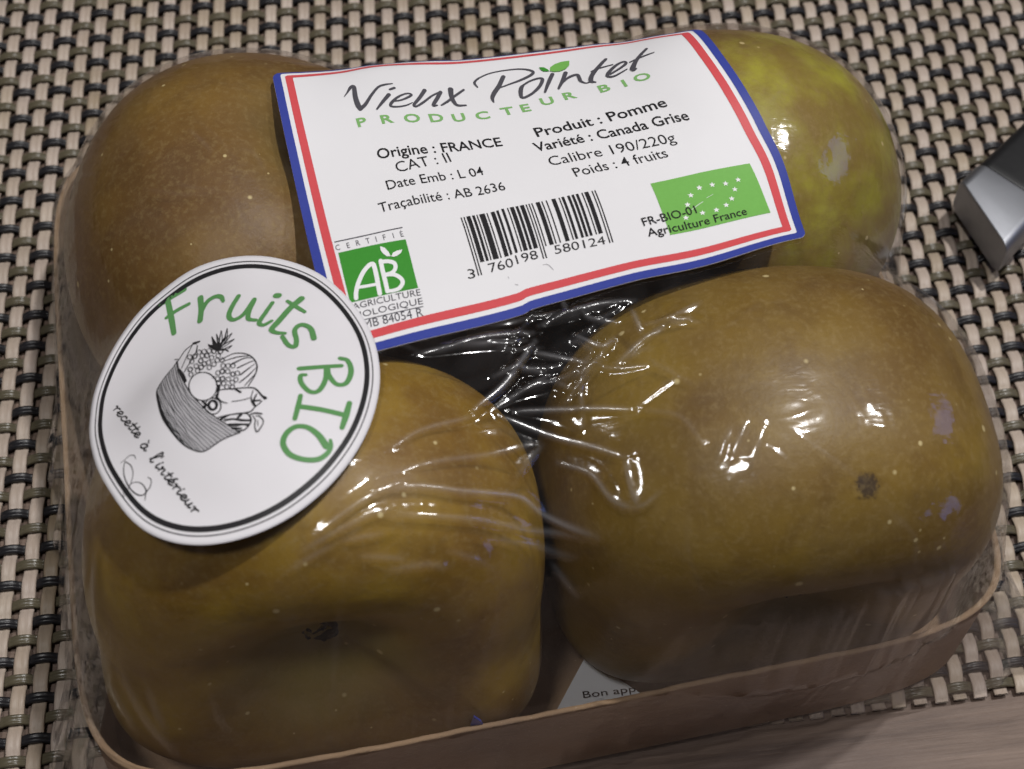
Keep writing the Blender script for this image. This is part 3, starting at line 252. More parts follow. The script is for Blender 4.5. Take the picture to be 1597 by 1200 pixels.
SHAPES = {
    'leaf_green': [[(56.86,7.24),(57.27,6.08),(58.35,5.34),(59.91,4.89),(61.56,5.01),(61.08,6.41),(60.01,7.41),(58.73,7.8),(57.62,7.67)]],
    'leaf_dark': [[(55.06,5.59),(56.02,5.8),(56.55,6.58),(56.74,7.29),(55.52,7.01),(55.21,6.36)]],
    'ab_box': [[(4.78,39.89),(17.16,41.49),(16.92,50.94),(4.53,49.85)]],
    'ab_leaves': [[(12.35,41.42),(13.08,42.0),(13.53,42.91),(13.73,43.92),(12.99,43.64),(12.49,42.92),(12.27,42.21)],[(13.8,43.94),(14.26,43.37),(15.07,43.2),(16.07,43.29),(15.57,43.89),(14.82,44.14),(14.21,44.18)]],
    'eu_box': [[(63.32,40.09),(83.22,39.43),(84.01,51.8),(63.56,51.91)]],
    'eu_stars': [[(79.59,42.75),(76.88,43.15),(74.25,42.87),(71.64,42.97),(69.59,44.21),(68.41,46.06),(67.33,48.82),(70.64,48.5),(73.4,48.53),(75.59,47.92),(77.08,46.74),(78.28,44.79)]],
    'basket_fill': [[(-7.46,7.51),(-8.08,5.98),(-9.18,4.28),(-10.48,1.04),(-10.26,-2.25),(-9.47,-6.32),(-8.04,-9.69),(-6.49,-12.43),(-4.76,-14.16),(-3.37,-14.8),(-2.12,-14.35),(-0.33,-13.47),(2.14,-12.91),(0.14,-10.81),(-1.71,-8.78),(-3.42,-6.17),(-5.01,-3.11),(-6.14,0.27),(-7.03,4.32)]],
}
LINES = {
    'product_line': [('Origine : FRANCE', (16.87, 24.48), (41.11, 25.29), 2.15), ('Produit : Pomme', (48.09, 24.55), (73.73, 24.07), 2.3)],
    'category_line': [('CAT : II', (19.63, 28.1), (30.32, 27.28), 2.2)],
    'date_line': [('Date Emb : L 04', (16.81, 31.15), (35.36, 31.25), 1.9)],
    'traceability_line': [('Traçabilité : AB 2636', (14.14, 35.14), (38.02, 35.55), 1.9)],
    'variety_line': [('Variété : Canada Grise', (46.51, 28.1), (76.36, 27.99), 2.2)],
    'calibre_line': [('Calibre 190/220g', (47.8, 32.06), (71.83, 32.18), 2.2)],
    'weight_line': [('Poids : 4 fruits', (51.18, 35.69), (68.99, 35.05), 2.1)],
    'control_code_line': [('FR-BIO-01', (59.47, 49.09), (69.67, 48.28), 1.75)],
    'farming_line': [('Agriculture France', (59.68, 51.52), (79.16, 51.11), 1.75)],
    'ag': [('AGRICULTURE', (4.67, 51.29), (17.08, 52.35), 1.15)],
    'bi': [('IOLOGIQUE', (5.61, 53.14), (17.05, 53.98), 1.15)],
    'mb': [('MB 84054 R', (5.7, 55.35), (16.54, 56.08), 1.55)],
    'dig': [('3', (26.06, 51.34), (27.36, 51.53), 1.75), ('760198', (30.18, 51.11), (39.51, 50.9), 1.75), ('580124', (42.63, 50.85), (51.94, 51.21), 1.75)],
}
PRODUCER = [('P', 14.91, 16.68), ('R', 19.78, 16.89), ('O', 24.31, 17.21), ('D', 29.34, 17.44), ('U', 33.87, 17.79), ('C', 38.52, 17.94), ('T', 43.72, 17.68), ('E', 47.74, 17.58), ('U', 52.01, 16.71), ('R', 56.74, 16.33), ('B', 63.75, 16.5), ('I', 68.4, 16.68), ('O', 70.72, 16.39)]
CERTIFIED = [('C', 4.52, 39.33), ('E', 6.61, 39.64), ('R', 8.33, 39.81), ('T', 10.14, 40.08), ('I', 11.98, 40.34), ('F', 13.34, 40.44), ('I', 15.14, 40.66), ('É', 16.5, 40.79)]
WRINKLES = [
    ([(-20.3, -87.4), (-15.4, -89.8), (-11.6, -91.4), (-5.9, -93.6), (-1.6, -96.1)], 0.55, 0.5),
    ([(-40.2, -100.8), (-34.5, -100.2), (-27.8, -100.4), (-19.7, -99.4), (-16.0, -101.0), (-11.8, -102.4), (-8.2, -103.8), (-6.8, -104.6)], 0.7, 0.5),
    ([(-39.6, -104.3), (-31.1, -104.2), (-24.3, -103.8), (-13.9, -103.2), (-7.0, -104.6)], 0.4, 0.45),
    ([(-18.0, -86.7), (-11.0, -87.2), (-4.6, -88.0), (0.6, -89.3)], 0.5, 0.5),
    ([(-12.0, -94.7), (-7.3, -96.8), (-4.3, -100.8), (-0.4, -103.1), (2.4, -102.5)], 0.5, 0.5),
    ([(-39.0, -98.5), (-29.1, -95.4), (-14.6, -91.6)], 0.3, 0.6),
    ([(-18.8, -96.6), (-14.2, -92.1)], 0.3, 0.5),
    ([(-1.9, -96.0), (-1.4, -100.1), (-0.4, -103.1)], 0.5, 0.6),
    ([(-26.6, -75.4), (-20.3, -73.9), (-13.0, -73.5)], 0.6, 0.5),
    ([(-24.0, -86.4), (-18.4, -82.1), (-12.8, -75.1)], 0.8, 0.6),
    ([(-13.6, -77.0), (-8.8, -79.2), (-4.5, -80.8)], 0.6, 0.5),
    ([(-4.9, -70.9), (-2.7, -73.2), (0.4, -73.6)], 0.5, 0.5),
    ([(3.1, -72.0), (3.7, -76.8)], 0.5, 0.5),
    ([(-6.7, -75.2), (-2.6, -78.1), (-0.6, -76.7)], 0.6, 0.5),
    ([(-31.7, -76.2), (-24.5, -75.2), (-14.3, -74.9)], 0.5, 0.5),
    ([(-9.6, -71.3), (-2.2, -70.1), (3.9, -70.2)], 0.5, 0.5),
    ([(-17.7, -84.3), (-12.4, -82.6), (-7.6, -84.4)], 0.4, 0.5),
    ([(-20.2, -80.8), (-16.0, -80.0), (-12.1, -81.0)], 0.5, 0.5),
    ([(-50.0, -106.2), (-43.1, -102.4), (-35.2, -98.7)], 0.35, 0.5),
    ([(-52.1, -107.9), (-43.4, -104.7), (-38.6, -103.4)], 0.3, 0.5),
    ([(-46.4, -107.2), (-39.9, -106.5)], 0.3, 0.5),
    ([(-43.9, -109.1), (-37.4, -109.5)], 0.3, 0.45),
    ([(-40.4, -110.8), (-34.6, -110.1), (-30.8, -110.1)], 0.3, 0.45),
    ([(-54.2, -109.9), (-47.4, -107.5)], 0.25, 0.5),
    ([(-37.6, -94.1), (-32.4, -90.6), (-24.1, -87.5)], 0.35, 0.5),
    ([(11.0, -100.8), (13.8, -95.8)], 0.2, 0.5),
    ([(13.1, -100.8), (16.2, -95.6)], 0.22, 0.5),
    ([(15.7, -102.3), (18.6, -97.0)], 0.2, 0.5),
    ([(34.6, -118.2), (40.8, -118.7)], 0.35, 0.45),
    ([(37.5, -117.9), (40.7, -118.4)], 0.3, 0.4),
    ([(39.2, -117.3), (45.6, -117.7)], 0.35, 0.4),
    ([(42.0, -116.9), (50.1, -115.9)], 0.4, 0.4),
    ([(43.8, -116.4), (51.5, -115.6)], 0.3, 0.4),
    ([(46.5, -115.8), (56.7, -112.9)], 0.35, 0.4),
    ([(49.1, -115.0), (57.7, -112.5)], 0.4, 0.4),
    ([(22.1, -119.6), (26.5, -120.6)], 0.25, 0.45),
    ([(18.0, -119.0), (21.0, -120.3)], 0.2, 0.45),
    ([(28.1, -119.3), (33.6, -119.7)], 0.25, 0.45),
    ([(-81.6, -112.0), (-78.8, -116.9), (-74.9, -121.0)], 0.35, 0.5),
    ([(-84.1, -111.2), (-80.9, -117.3)], 0.3, 0.5),
    ([(-77.7, -114.8), (-76.1, -118.7)], 0.3, 0.5),
    ([(-82.9, -99.5), (-84.5, -107.5)], 0.3, 0.5),
    ([(-68.1, -118.3), (-66.3, -120.9)], 0.2, 0.5),
    ([(-85.2, -89.8), (-84.8, -98.8), (-86.2, -101.6)], 0.3, 0.5),
    ([(-46.4, -3.3), (-43.5, -3.2), (-38.8, -1.9)], 0.3, 0.6),
    ([(1.5, -89.6), (6.8, -92.5), (9.5, -98.5)], 0.18, 0.6),
    ([(3.8, -81.5), (9.5, -88.0)], 0.15, 0.6),
    ([(-24.5, -106.0), (-17.2, -104.9), (-10.1, -106.1)], 0.25, 0.5),
    ([(-30.6, -108.4), (-24.8, -109.0)], 0.2, 0.5),
    ([(-14.2, -106.6), (-10.2, -109.8)], 0.25, 0.5),
]

# ---------------------------------------------------------------- helpers
COL = scene.collection
def mesh(name, verts, faces, material, parent=None, smooth=True, uvw=None):
    me = bpy.data.meshes.new(name)
    v = np.asarray(verts, float) * MM
    me.from_pydata(v.tolist(), [], [tuple(int(i) for i in f) for f in faces])
    me.update()
    if smooth:
        me.polygons.foreach_set('use_smooth', [True] * len(me.polygons))
    o = bpy.data.objects.new(name, me)
    if material: me.materials.append(material)
    COL.objects.link(o)
    o.parent = parent
    return o
def fast_grid(name, P, closed_u, material, parent=None, flip=False):
    """P[rows, cols, 3] -> smooth quad sheet"""
    R_, C_ = P.shape[:2]
    cc = np.arange(C_ if closed_u else C_ - 1); rr = np.arange(R_ - 1)
    r, c = np.meshgrid(rr, cc, indexing='ij'); c2 = (c + 1) % C_
    q = np.stack([r * C_ + c, r * C_ + c2, (r + 1) * C_ + c2, (r + 1) * C_ + c], -1).reshape(-1, 4)
    if flip: q = q[:, ::-1]
    me = bpy.data.meshes.new(name)
    me.vertices.add(R_ * C_); me.vertices.foreach_set('co', (P.reshape(-1, 3) * MM).astype(np.float32).ravel())
    me.loops.add(q.size); me.loops.foreach_set('vertex_index', q.astype(np.int32).ravel())
    me.polygons.add(len(q)); me.polygons.foreach_set('loop_start', np.arange(0, q.size, 4, dtype=np.int32))
    me.polygons.foreach_set('use_smooth', np.ones(len(q), bool))
    me.update(); me.validate()
    o = bpy.data.objects.new(name, me)
    if material: me.materials.append(material)
    COL.objects.link(o); o.parent = parent
    return o
def empty(name, loc=(0, 0, 0)):
    o = bpy.data.objects.new(name, None)
    o.location = Vector(loc) * MM
    o.empty_display_size = 0.01
    COL.objects.link(o)
    return o
def tag(o, label, cat, group=None):
    o['label'] = label; o['category'] = cat
    if group: o['group'] = group
    return o

class NT:
    """small node-tree helper"""
    def __init__(self, name):
        self.m = bpy.data.materials.new(name); self.m.use_nodes = True
        self.t = self.m.node_tree; self.b = self.t.nodes['Principled BSDF']; self.out = self.t.nodes['Material Output']
        self._co = None
    def n(self, kind, **kw):
        k = self.t.nodes.new(kind)
        for a, v in kw.items():
            if a.startswith('i_'): self.put(k.inputs[a[2:].replace('_', ' ')], v)
            else: setattr(k, a, v)
        return k
    def put(self, sock, v):
        if hasattr(v, 'is_linked') or hasattr(v, 'links'): self.t.links.new(v, sock)
        else:
            if isinstance(v, (tuple, list)) and len(v) == 3 and sock.type == 'RGBA': v = (*v, 1)
            sock.default_value = v
    def co(self, scale=(1, 1, 1), kind='Object'):
        """object coordinates in millimetres"""
        tc = self.n('ShaderNodeTexCoord')
        mp = self.n('ShaderNodeMapping'); self.put(mp.inputs[0], tc.outputs[kind])
        mp.inputs['Scale'].default_value = tuple(1000.0 * s for s in scale)
        return mp.outputs[0]
    def noise(self, vec, scale, detail=3, rough=0.55, dist=0.0):
        k = self.n('ShaderNodeTexNoise'); self.put(k.inputs['Vector'], vec)
        k.inputs['Scale'].default_value = scale; k.inputs['Detail'].default_value = detail
        k.inputs['Roughness'].default_value = rough; k.inputs['Distortion'].default_value = dist
        return k.outputs['Fac']
    def ramp(self, fac, *stops):
        k = self.n('ShaderNodeValToRGB'); self.put(k.inputs[0], fac)
        e = k.color_ramp.elements
        while len(e) < len(stops): e.new(0.5)
        for el, (p, c) in zip(e, stops):
            el.position = p; el.color = (*c, 1) if len(c) == 3 else c
        return k.outputs[0]
    def mix(self, fac, a, b, mode='MIX'):
        k = self.n('ShaderNodeMix', data_type='RGBA', blend_type=mode)
        self.put(k.inputs[0], fac); self.put(k.inputs[6], a); self.put(k.inputs[7], b)
        return k.outputs[2]
    def math(self, op, a, b=0.0, c=0.0, clamp=False):
        k = self.n('ShaderNodeMath', operation=op, use_clamp=clamp)
        self.put(k.inputs[0], a); self.put(k.inputs[1], b); self.put(k.inputs[2], c)
        return k.outputs[0]
    def smooth(self, v, a, b):
        k = self.n('ShaderNodeMapRange', interpolation_type='SMOOTHSTEP')
        self.put(k.inputs[0], v); k.inputs[1].default_value = a; k.inputs[2].default_value = b
        return k.outputs[0]
    def bump(self, h, strength, dist):
        k = self.n('ShaderNodeBump'); k.inputs['Strength'].default_value = strength
        k.inputs['Distance'].default_value = dist * MM; self.put(k.inputs['Height'], h)
        return k.outputs[0]
    def set(self, **kw):
        names = dict(color='Base Color', rough='Roughness', spec='Specular IOR Level', metal='Metallic', normal='Normal', coat='Coat Weight', trans='Transmission Weight', sub='Subsurface Weight')
        for k, v in kw.items(): self.put(self.b.inputs[names[k]], v)
        return self.m

# ---------------------------------------------------------------- materials
def mat_warp():
    t = NT('tan_plastic_strip'); oi = t.n('ShaderNodeObjectInfo'); rnd = oi.outputs['Random']
    co = t.co((1.6, 0.07, 1.0)); geo = t.n('ShaderNodeNewGeometry')
    col = t.ramp(rnd, (0.0, (0.36, 0.285, 0.19)), (0.3, (0.54, 0.45, 0.35)), (0.65, (0.44, 0.355, 0.285)), (1.0, (0.60, 0.51, 0.42)))
    # each strip changes tone along its length
    loc = t.n('ShaderNodeVectorMath', operation='SCALE'); t.put(loc.inputs[0], oi.outputs['Location']); loc.inputs['Scale'].default_value = 900.0
    add = t.n('ShaderNodeVectorMath', operation='ADD'); t.put(add.inputs[0], t.co((0.05, 0.035, 0.05))); t.put(add.inputs[1], loc.outputs[0])
    seg = t.noise(add.outputs[0], 1.0, 2)
    col = t.mix(t.smooth(seg, 0.35, 0.7), col, (0.57, 0.48, 0.42))
    fine = t.noise(co, 3.0, 3)
    col = t.mix(t.math('MULTIPLY', fine, 0.55), col, (0.22, 0.15, 0.10))
    return t.set(color=col, rough=0.46, spec=0.45, normal=t.bump(fine, 0.5, 0.15))
def mat_weft(name, c0, c1, rough, spec):
    t = NT(name); co = t.co((0.12, 1.8, 1.0)); f = t.noise(co, 2.0, 3)
    return t.set(color=t.mix(f, c0, c1), rough=rough, spec=spec, normal=t.bump(f, 0.4, 0.1))
def mat_wood():
    t = NT('brown_table_wood'); co = t.co((0.010, 0.10, 0.05))
    a = t.noise(co, 1.0, 8, 0.7, 1.0); b = t.noise(t.co((0.05, 1.3, 0.1)), 1.0, 6, 0.75); c = t.noise(t.co((0.015, 0.03, 0.03)), 1.0, 3)
    col = t.ramp(a, (0.32, (0.075, 0.048, 0.036)), (0.5, (0.17, 0.118, 0.090)), (0.68, (0.25, 0.18, 0.14)))
    col = t.mix(t.math('MULTIPLY', t.smooth(c, 0.45, 0.65), 0.75), col, (0.11, 0.075, 0.062))
    col = t.mix(t.math('MULTIPLY', t.smooth(b, 0.50, 0.64), 0.35), col, (0.10, 0.068, 0.055))
    col = t.mix(t.math('MULTIPLY', t.smooth(b, 0.46, 0.34), 0.25), col, (0.26, 0.19, 0.15))
    return t.set(color=col, rough=0.5, spec=0.35, normal=t.bump(b, 0.4, 0.3))
def mat_card():
    t = NT('brown_cardboard'); co = t.co((0.5, 0.5, 2.0)); f = t.noise(co, 1.2, 4); g = t.noise(t.co(), 0.035, 3); fl = t.noise(t.co((1, 1, 1)), 2.2, 2)
    col = t.mix(f, (0.37, 0.245, 0.145), (0.47, 0.32, 0.195))
    col = t.mix(t.smooth(g, 0.4, 0.75), col, (0.27, 0.185, 0.125))
    col = t.mix(t.smooth(fl, 0.66, 0.72), col, (0.50, 0.38, 0.27))
    return t.set(color=col, rough=0.8, spec=0.2, normal=t.bump(t.math('ADD', f, t.noise(t.co((0.25, 0.25, 1.2)), 0.6, 4, 0.7)), 0.6, 0.35))
def mat_paper(name, colour, tint=0.04):
    t = NT(name); co = t.co(); f = t.noise(co, 0.08, 3); g = t.noise(co, 3.0, 2)
    c2 = tuple(max(0, c * (1 - tint)) for c in colour)
    return t.set(color=t.mix(f, colour, c2), rough=0.55, spec=0.3, normal=t.bump(g, 0.08, 0.05))
def mat_ink(name, colour, rough=0.5):
    t = NT(name); f = t.noise(t.co(), 1.3, 3)
    c2 = tuple(min(1, c * 1.12 + 0.006) for c in colour)
    return t.set(color=t.mix(f, colour, c2), rough=rough, spec=0.3)
def mat_film():
    t = NT('clear_wrapping_film')
    co = t.co()
    n1 = t.noise(t.co((0.22, 0.7, 0.4)), 1.0, 2, 0.6, 0.6); n2 = t.noise(co, 0.11, 2, 0.6, 0.6)
    nrm = t.bump(t.math('ADD', t.math('MULTIPLY', n1, 0.3), n2), 0.18, 0.8)
    fr = t.n('ShaderNodeFresnel'); fr.inputs['IOR'].default_value = 1.46
    fac = t.math('MINIMUM', t.math('MULTIPLY', fr.outputs[0], 1.3), 0.32)
    gl = t.n('ShaderNodeBsdfGlossy'); gl.inputs['Color'].default_value = (1, 1, 1, 1)
    t.put(gl.inputs['Normal'], nrm)
    tr = t.n('ShaderNodeBsdfTransparent'); tr.inputs['Color'].default_value = (0.985, 0.98, 0.98, 1)
    df = t.n('ShaderNodeBsdfDiffuse'); df.inputs['Color'].default_value = (0.75, 0.73, 0.76, 1)
    m0 = t.n('ShaderNodeMixShader'); t.put(m0.inputs[1], tr.outputs[0]); t.put(m0.inputs[2], df.outputs[0])
    # stretched, whitened creases scatter more light
    at = t.n('ShaderNodeAttribute', attribute_name='crease'); cr = at.outputs['Fac']
    t.put(gl.inputs['Roughness'], t.math('ADD', t.math('MULTIPLY', cr, 0.20), 0.10))
    t.put(m0.inputs[0], t.math('ADD', t.math('MULTIPLY', cr, 0.16), t.math('ADD', t.math('MULTIPLY', t.smooth(n2, 0.35, 0.75), 0.012), 0.004)))
    fac = t.math('ADD', fac, t.math('MULTIPLY', cr, 0.10))
    m1 = t.n('ShaderNodeMixShader'); t.put(m1.inputs[0], fac); t.put(m1.inputs[1], m0.outputs[0]); t.put(m1.inputs[2], gl.outputs[0])
    t.put(t.out.inputs[0], m1.outputs[0]); t.t.nodes.remove(t.b)
    return t.m
def mat_skin(name, green, dark, light, patch=None, scab=None, seed=0.0):
    """russet apple skin; patch = (x, y, z, radius) of bare green skin in the apple's own millimetres"""
    t = NT(name)
    sh = t.n('ShaderNodeVectorMath', operation='ADD'); co0 = t.co(); t.put(sh.inputs[0], co0); sh.inputs[1].default_value = (seed * 71, seed * 37, seed * 53); co = sh.outputs[0]
    big = t.noise(co, 0.030, 4, 0.55, 0.3); mid = t.noise(co, 0.10, 5, 0.62, 0.5); fine = t.noise(co, 0.9, 4, 0.7)
    col = t.mix(t.smooth(big, 0.30, 0.70), dark, light)
    col = t.mix(t.math('MULTIPLY', t.smooth(mid, 0.42, 0.75), 0.45), col, tuple(0.45 * a + 0.55 * b for a, b in zip(dark, light)))
    col = t.mix(t.math('MULTIPLY', t.smooth(mid, 0.55, 0.30), 0.45), col, tuple(0.8 * a for a in dark))
    # greener skin round both ends of the core
    sep = t.n('ShaderNodeSeparateXYZ'); t.put(sep.inputs[0], co0)
    rad = t.math('SQRT', t.math('ADD', t.math('POWER', sep.outputs[0], 2.0), t.math('POWER', sep.outputs[1], 2.0)))
    end = t.math('MULTIPLY', t.smooth(t.math('ADD', rad, t.math('MULTIPLY', mid, 14.0)), 30.0, 12.0), green)
    col = t.mix(end, col, (0.27, 0.225, 0.075))
    if patch:
        d = t.n('ShaderNodeVectorMath', operation='DISTANCE'); t.put(d.inputs[0], co0); d.inputs[1].default_value = patch[:3]
        wob = t.math('ADD', d.outputs['Value'], t.math('MULTIPLY', t.math('SUBTRACT', mid, 0.5), 34.0))
        pm = t.smooth(wob, patch[3], patch[3] * 0.45)
        streak = t.noise(co, 0.085, 4, 0.55, 0.1)
        gcol = t.mix(t.smooth(streak, 0.30, 0.72), (0.23, 0.155, 0.032), (0.43, 0.41, 0.045))
        col = t.mix(t.math('MULTIPLY', pm, 0.88), col, gcol)
    if scab:
        d = t.n('ShaderNodeVectorMath', operation='DISTANCE'); t.put(d.inputs[0], co0); d.inputs[1].default_value = scab
        w = t.math('ADD', d.outputs['Value'], t.math('MULTIPLY', t.math('SUBTRACT', fine, 0.5), 3.2))
        col = t.mix(t.math('MULTIPLY', t.smooth(w, 2.3, 1.2), 0.85), col, (0.035, 0.022, 0.018))
    # fine russet mottling and pale lenticels
    col = t.mix(t.math('MULTIPLY', t.smooth(fine, 0.45, 0.75), 0.42), col, (0.33, 0.235, 0.090))
    col = t.mix(t.math('MULTIPLY', t.smooth(t.noise(co, 2.4, 3, 0.7), 0.55, 0.8), 0.30), col, (0.10, 0.06, 0.022))
    vo = t.n('ShaderNodeTexVoronoi'); t.put(vo.inputs['Vector'], co); vo.inputs['Scale'].default_value = 0.26
    gate = t.math('GREATER_THAN', vo.outputs['Color'], 0.42)
    size = t.math('MULTIPLY', t.math('MULTIPLY', vo.outputs['Color'], vo.outputs['Color']), 0.21)
    dot = t.math('MULTIPLY', t.smooth(t.math('DIVIDE', vo.outputs['Distance'], size), 1.15, 0.55), gate)
    col = t.mix(t.math('MULTIPLY', dot, 0.95), col, (0.62, 0.50, 0.24))
    return t.set(color=col, rough=t.math('ADD', t.math('MULTIPLY', fine, 0.2), 0.36), spec=0.32, normal=t.bump(t.math('ADD', fine, t.math('MULTIPLY', mid, 2.0)), 0.16, 0.5))
def mat_plain(name, colour, rough, metal=0.0, spec=0.5, bumps=0.0, nscale=0.6):
    t = NT(name); f = t.noise(t.co(), nscale, 3)
    c2 = tuple(c * 0.8 for c in colour)
    kw = dict(color=t.mix(f, colour, c2), rough=t.math('ADD', t.math('MULTIPLY', f, 0.12), rough - 0.06), metal=metal, spec=spec)
    if bumps: kw['normal'] = t.bump(f, bumps, 0.2)
    return t.set(**kw)

M = dict(warp=mat_warp(), black=mat_weft('black_plastic_strand', (0.010, 0.010, 0.012), (0.022, 0.021, 0.024), 0.36, 0.5),
         olive=mat_weft('olive_plastic_strand', (0.080, 0.068, 0.042), (0.125, 0.108, 0.070), 0.30, 0.5),
         wood=mat_wood(), card=mat_card(), film=mat_film(), label=mat_paper('white_label_paper', (0.80, 0.79, 0.81)), sticker=mat_paper('white_sticker_paper', (0.76, 0.74, 0.77)),
         leaflet=mat_paper('white_leaflet_paper', (0.68, 0.70, 0.73)),
         ink=mat_ink('black_ink', (0.014, 0.013, 0.015)), grey_ink=mat_ink('grey_ink', (0.075, 0.072, 0.085)), red=mat_ink('red_ink', (0.60, 0.075, 0.085)), blue=mat_ink('blue_ink', (0.035, 0.052, 0.29)),
         green=mat_ink('light_green_ink', (0.165, 0.42, 0.085)), dgreen=mat_ink('dark_green_ink', (0.045, 0.26, 0.030)), mgreen=mat_ink('marker_green_ink', (0.095, 0.26, 0.085)), sgreen=mat_ink('pale_green_ink', (0.20, 0.42, 0.14)),
         white_ink=mat_ink('white_ink', (0.78, 0.78, 0.79)), shade_ink=mat_ink('sketch_grey_ink', (0.42, 0.41, 0.43)),
         steel=mat_plain('brushed_steel', (0.40, 0.41, 0.44), 0.50, 1.0, nscale=0.25), handle=mat_plain('black_handle_plastic', (0.012, 0.012, 0.013), 0.42),
         stalk=mat_plain('dark_brown_stalk', (0.040, 0.026, 0.016), 0.8, bumps=0.6), sepal=mat_plain('withered_sepal', (0.028, 0.022, 0.016), 0.85, bumps=0.6),
         scrap=mat_plain('blue_plastic', (0.03, 0.06, 0.42), 0.4))

# ---------------------------------------------------------------- table and woven placemat
TABLE_Z = -2.6
bx, by = 700.0, 600.0
tb = mesh('table', [(-bx, -by, TABLE_Z), (bx, -by, TABLE_Z), (bx, by, TABLE_Z), (-bx, by, TABLE_Z)], [(0, 1, 2, 3)], M['wood'], smooth=False)
tb['kind'] = 'structure'

PITCH = 4.0; WEFT = 3.9096; SKEW = 0.0799; EDGE_Y = -115.6
ZC = -1.25
def profile(width, thick, ridges, depth, n=14):
    """closed cross-section of a strand: across, height"""
    top = [(width * (i / n - 0.5), thick * 0.5 * (max(0.0, 1 - abs(2 * i / n - 1) ** 4) ** 0.5) - depth * (0.5 - 0.5 * math.cos(2 * math.pi * ridges * i / n)) * (0 < i < n) * -1 - depth) for i in range(n + 1)]
    bot = [(width * (0.5 - i / 4), -thick * 0.5) for i in range(1, 4)]
    return top + bot
def strand(name, path, prof, across, material):
    """sweep a profile along path (N,3); across = unit vector of the strip's width"""
    P = np.array(path)[:, None, :] + np.array([[a * across[0], a * across[1], h] for a, h in prof])[None]
    o = fast_grid(name, P, True, material)
    return o
# y rows: black wefts at y = WEFT * 2 * k, olive ones half way between; black crosses over even strips, olive over odd ones
y_hi = 118.0
rows_y = [r * WEFT for r in range(-40, 40) if EDGE_Y + 1.0 < r * WEFT < y_hi]
ys = np.arange(EDGE_Y, y_hi + 4, WEFT / 8)
mat_root = empty('placemat', (0, 0, TABLE_Z))
tag(mat_root, 'woven plastic placemat of tan strips crossed by black and olive strands', 'placemat')
def child(o, root):
    o.parent = root
    o.matrix_parent_inverse = Matrix.Translation(-Vector(root.location))
    return o
A_W, A_F = 0.44, 0.60
warp_prof = profile(2.85, 0.70, 2, 0.10)
protos = {}
for par in (0, 1):
    s = np.cos(np.pi * ys / WEFT) * (-1 if par == 0 else 1)       # even strips dip under the black strands
    s = np.sign(s) * np.abs(s) ** 0.75
    path = np.c_[SKEW * ys, ys, ZC + A_W * s]
    o = strand('warp_strip', path, warp_prof, (1, 0), M['warp'])
    protos[par] = o
cols = range(-41, 46)
rw = random.Random(4)
for c in cols:
    par = c % 2
    if protos[par] is not None and c in (-40, -41):
        o = protos[par]
    else:
        o = protos[par].copy(); COL.objects.link(o)
    o.location = Vector((c * PITCH + rw.uniform(-0.2, 0.2), 0, rw.uniform(-0.08, 0.08))) * MM
    child(o, mat_root)
xs = np.arange(-41.6 * PITCH, 46 * PITCH, PITCH / 8)
def weft_mesh(name, par, prof, material):
    s = np.cos(np.pi * xs / PITCH) * (1 if par == 0 else -1)
    s = np.sign(s) * np.abs(s) ** 0.7
    return strand(name, np.c_[xs, 0 * xs, ZC + 0.10 + A_F * s], prof, (0, 1), material)
wproto = {0: weft_mesh('black_weft_strand', 0, profile(2.05, 0.95, 2, 0.16), M['black']), 1: weft_mesh('olive_weft_strand', 1, profile(2.15, 0.85, 3, 0.14), M['olive'])}
first = {0: True, 1: True}
for y in rows_y:
    r = int(round(y / WEFT)); par = r % 2
    if first[par]: o = wproto[par]; first[par] = False
    else: o = wproto[par].copy(); COL.objects.link(o)
    # the crossing pattern follows the skewed strips
    o.location = Vector((SKEW * y, y + rw.uniform(-0.2, 0.2), rw.uniform(-0.08, 0.08))) * MM
    child(o, mat_root)

# ---------------------------------------------------------------- cardboard tray
tray = empty('cardboard_tray', (TRAY_C[0], TRAY_C[1], 0.15))
tag(tray, 'shallow brown cardboard tray with rounded corners under the four wrapped apples', 'tray')
TH = np.linspace(0, 2 * np.pi, 361)[:-1]
def tray_ring(off, z, wob=0.0):
    r = tray_r(TH, off)
    x, y = tray_to_world(r * np.cos(TH), r * np.sin(TH))
    w = wob * (np.sin(5 * TH + 0.7) + 0.6 * np.sin(11 * TH + 2.0) + 0.5 * np.sin(23 * TH) + 0.35 * np.sin(61 * TH + 1) + 0.3 * np.sin(97 * TH))
    return np.stack([x, y, np.full_like(x, z) + w], -1)
prof_t = [(-0.6, 0.15, 0), (0.2, 0.7, 0), (-0.1, RIM_Z - 1.5, .2), (0.1, RIM_Z - 0.5, .25), (0.05, RIM_Z - 0.05, .28), (-0.35, RIM_Z, .3), (-0.75, RIM_Z - 0.1, .3), (-0.85, RIM_Z - 0.8, .28), (-1.6, 9.0, 0), (-2.4, 2.0, 0)]
child(fast_grid('wall', np.stack([tray_ring(*p) for p in prof_t]), True, M['card']), tray)
fl = [tray_ring(-2.2, 1.9), tray_ring(-20, 1.75), tray_ring(-68, 1.7)]
child(fast_grid('floor', np.stack(fl), True, M['card']), tray)
c0 = tray_ring(-1.0, 0.16); child(mesh('base', c0, [list(range(len(c0)))[::-1]], M['card'], smooth=False), tray)

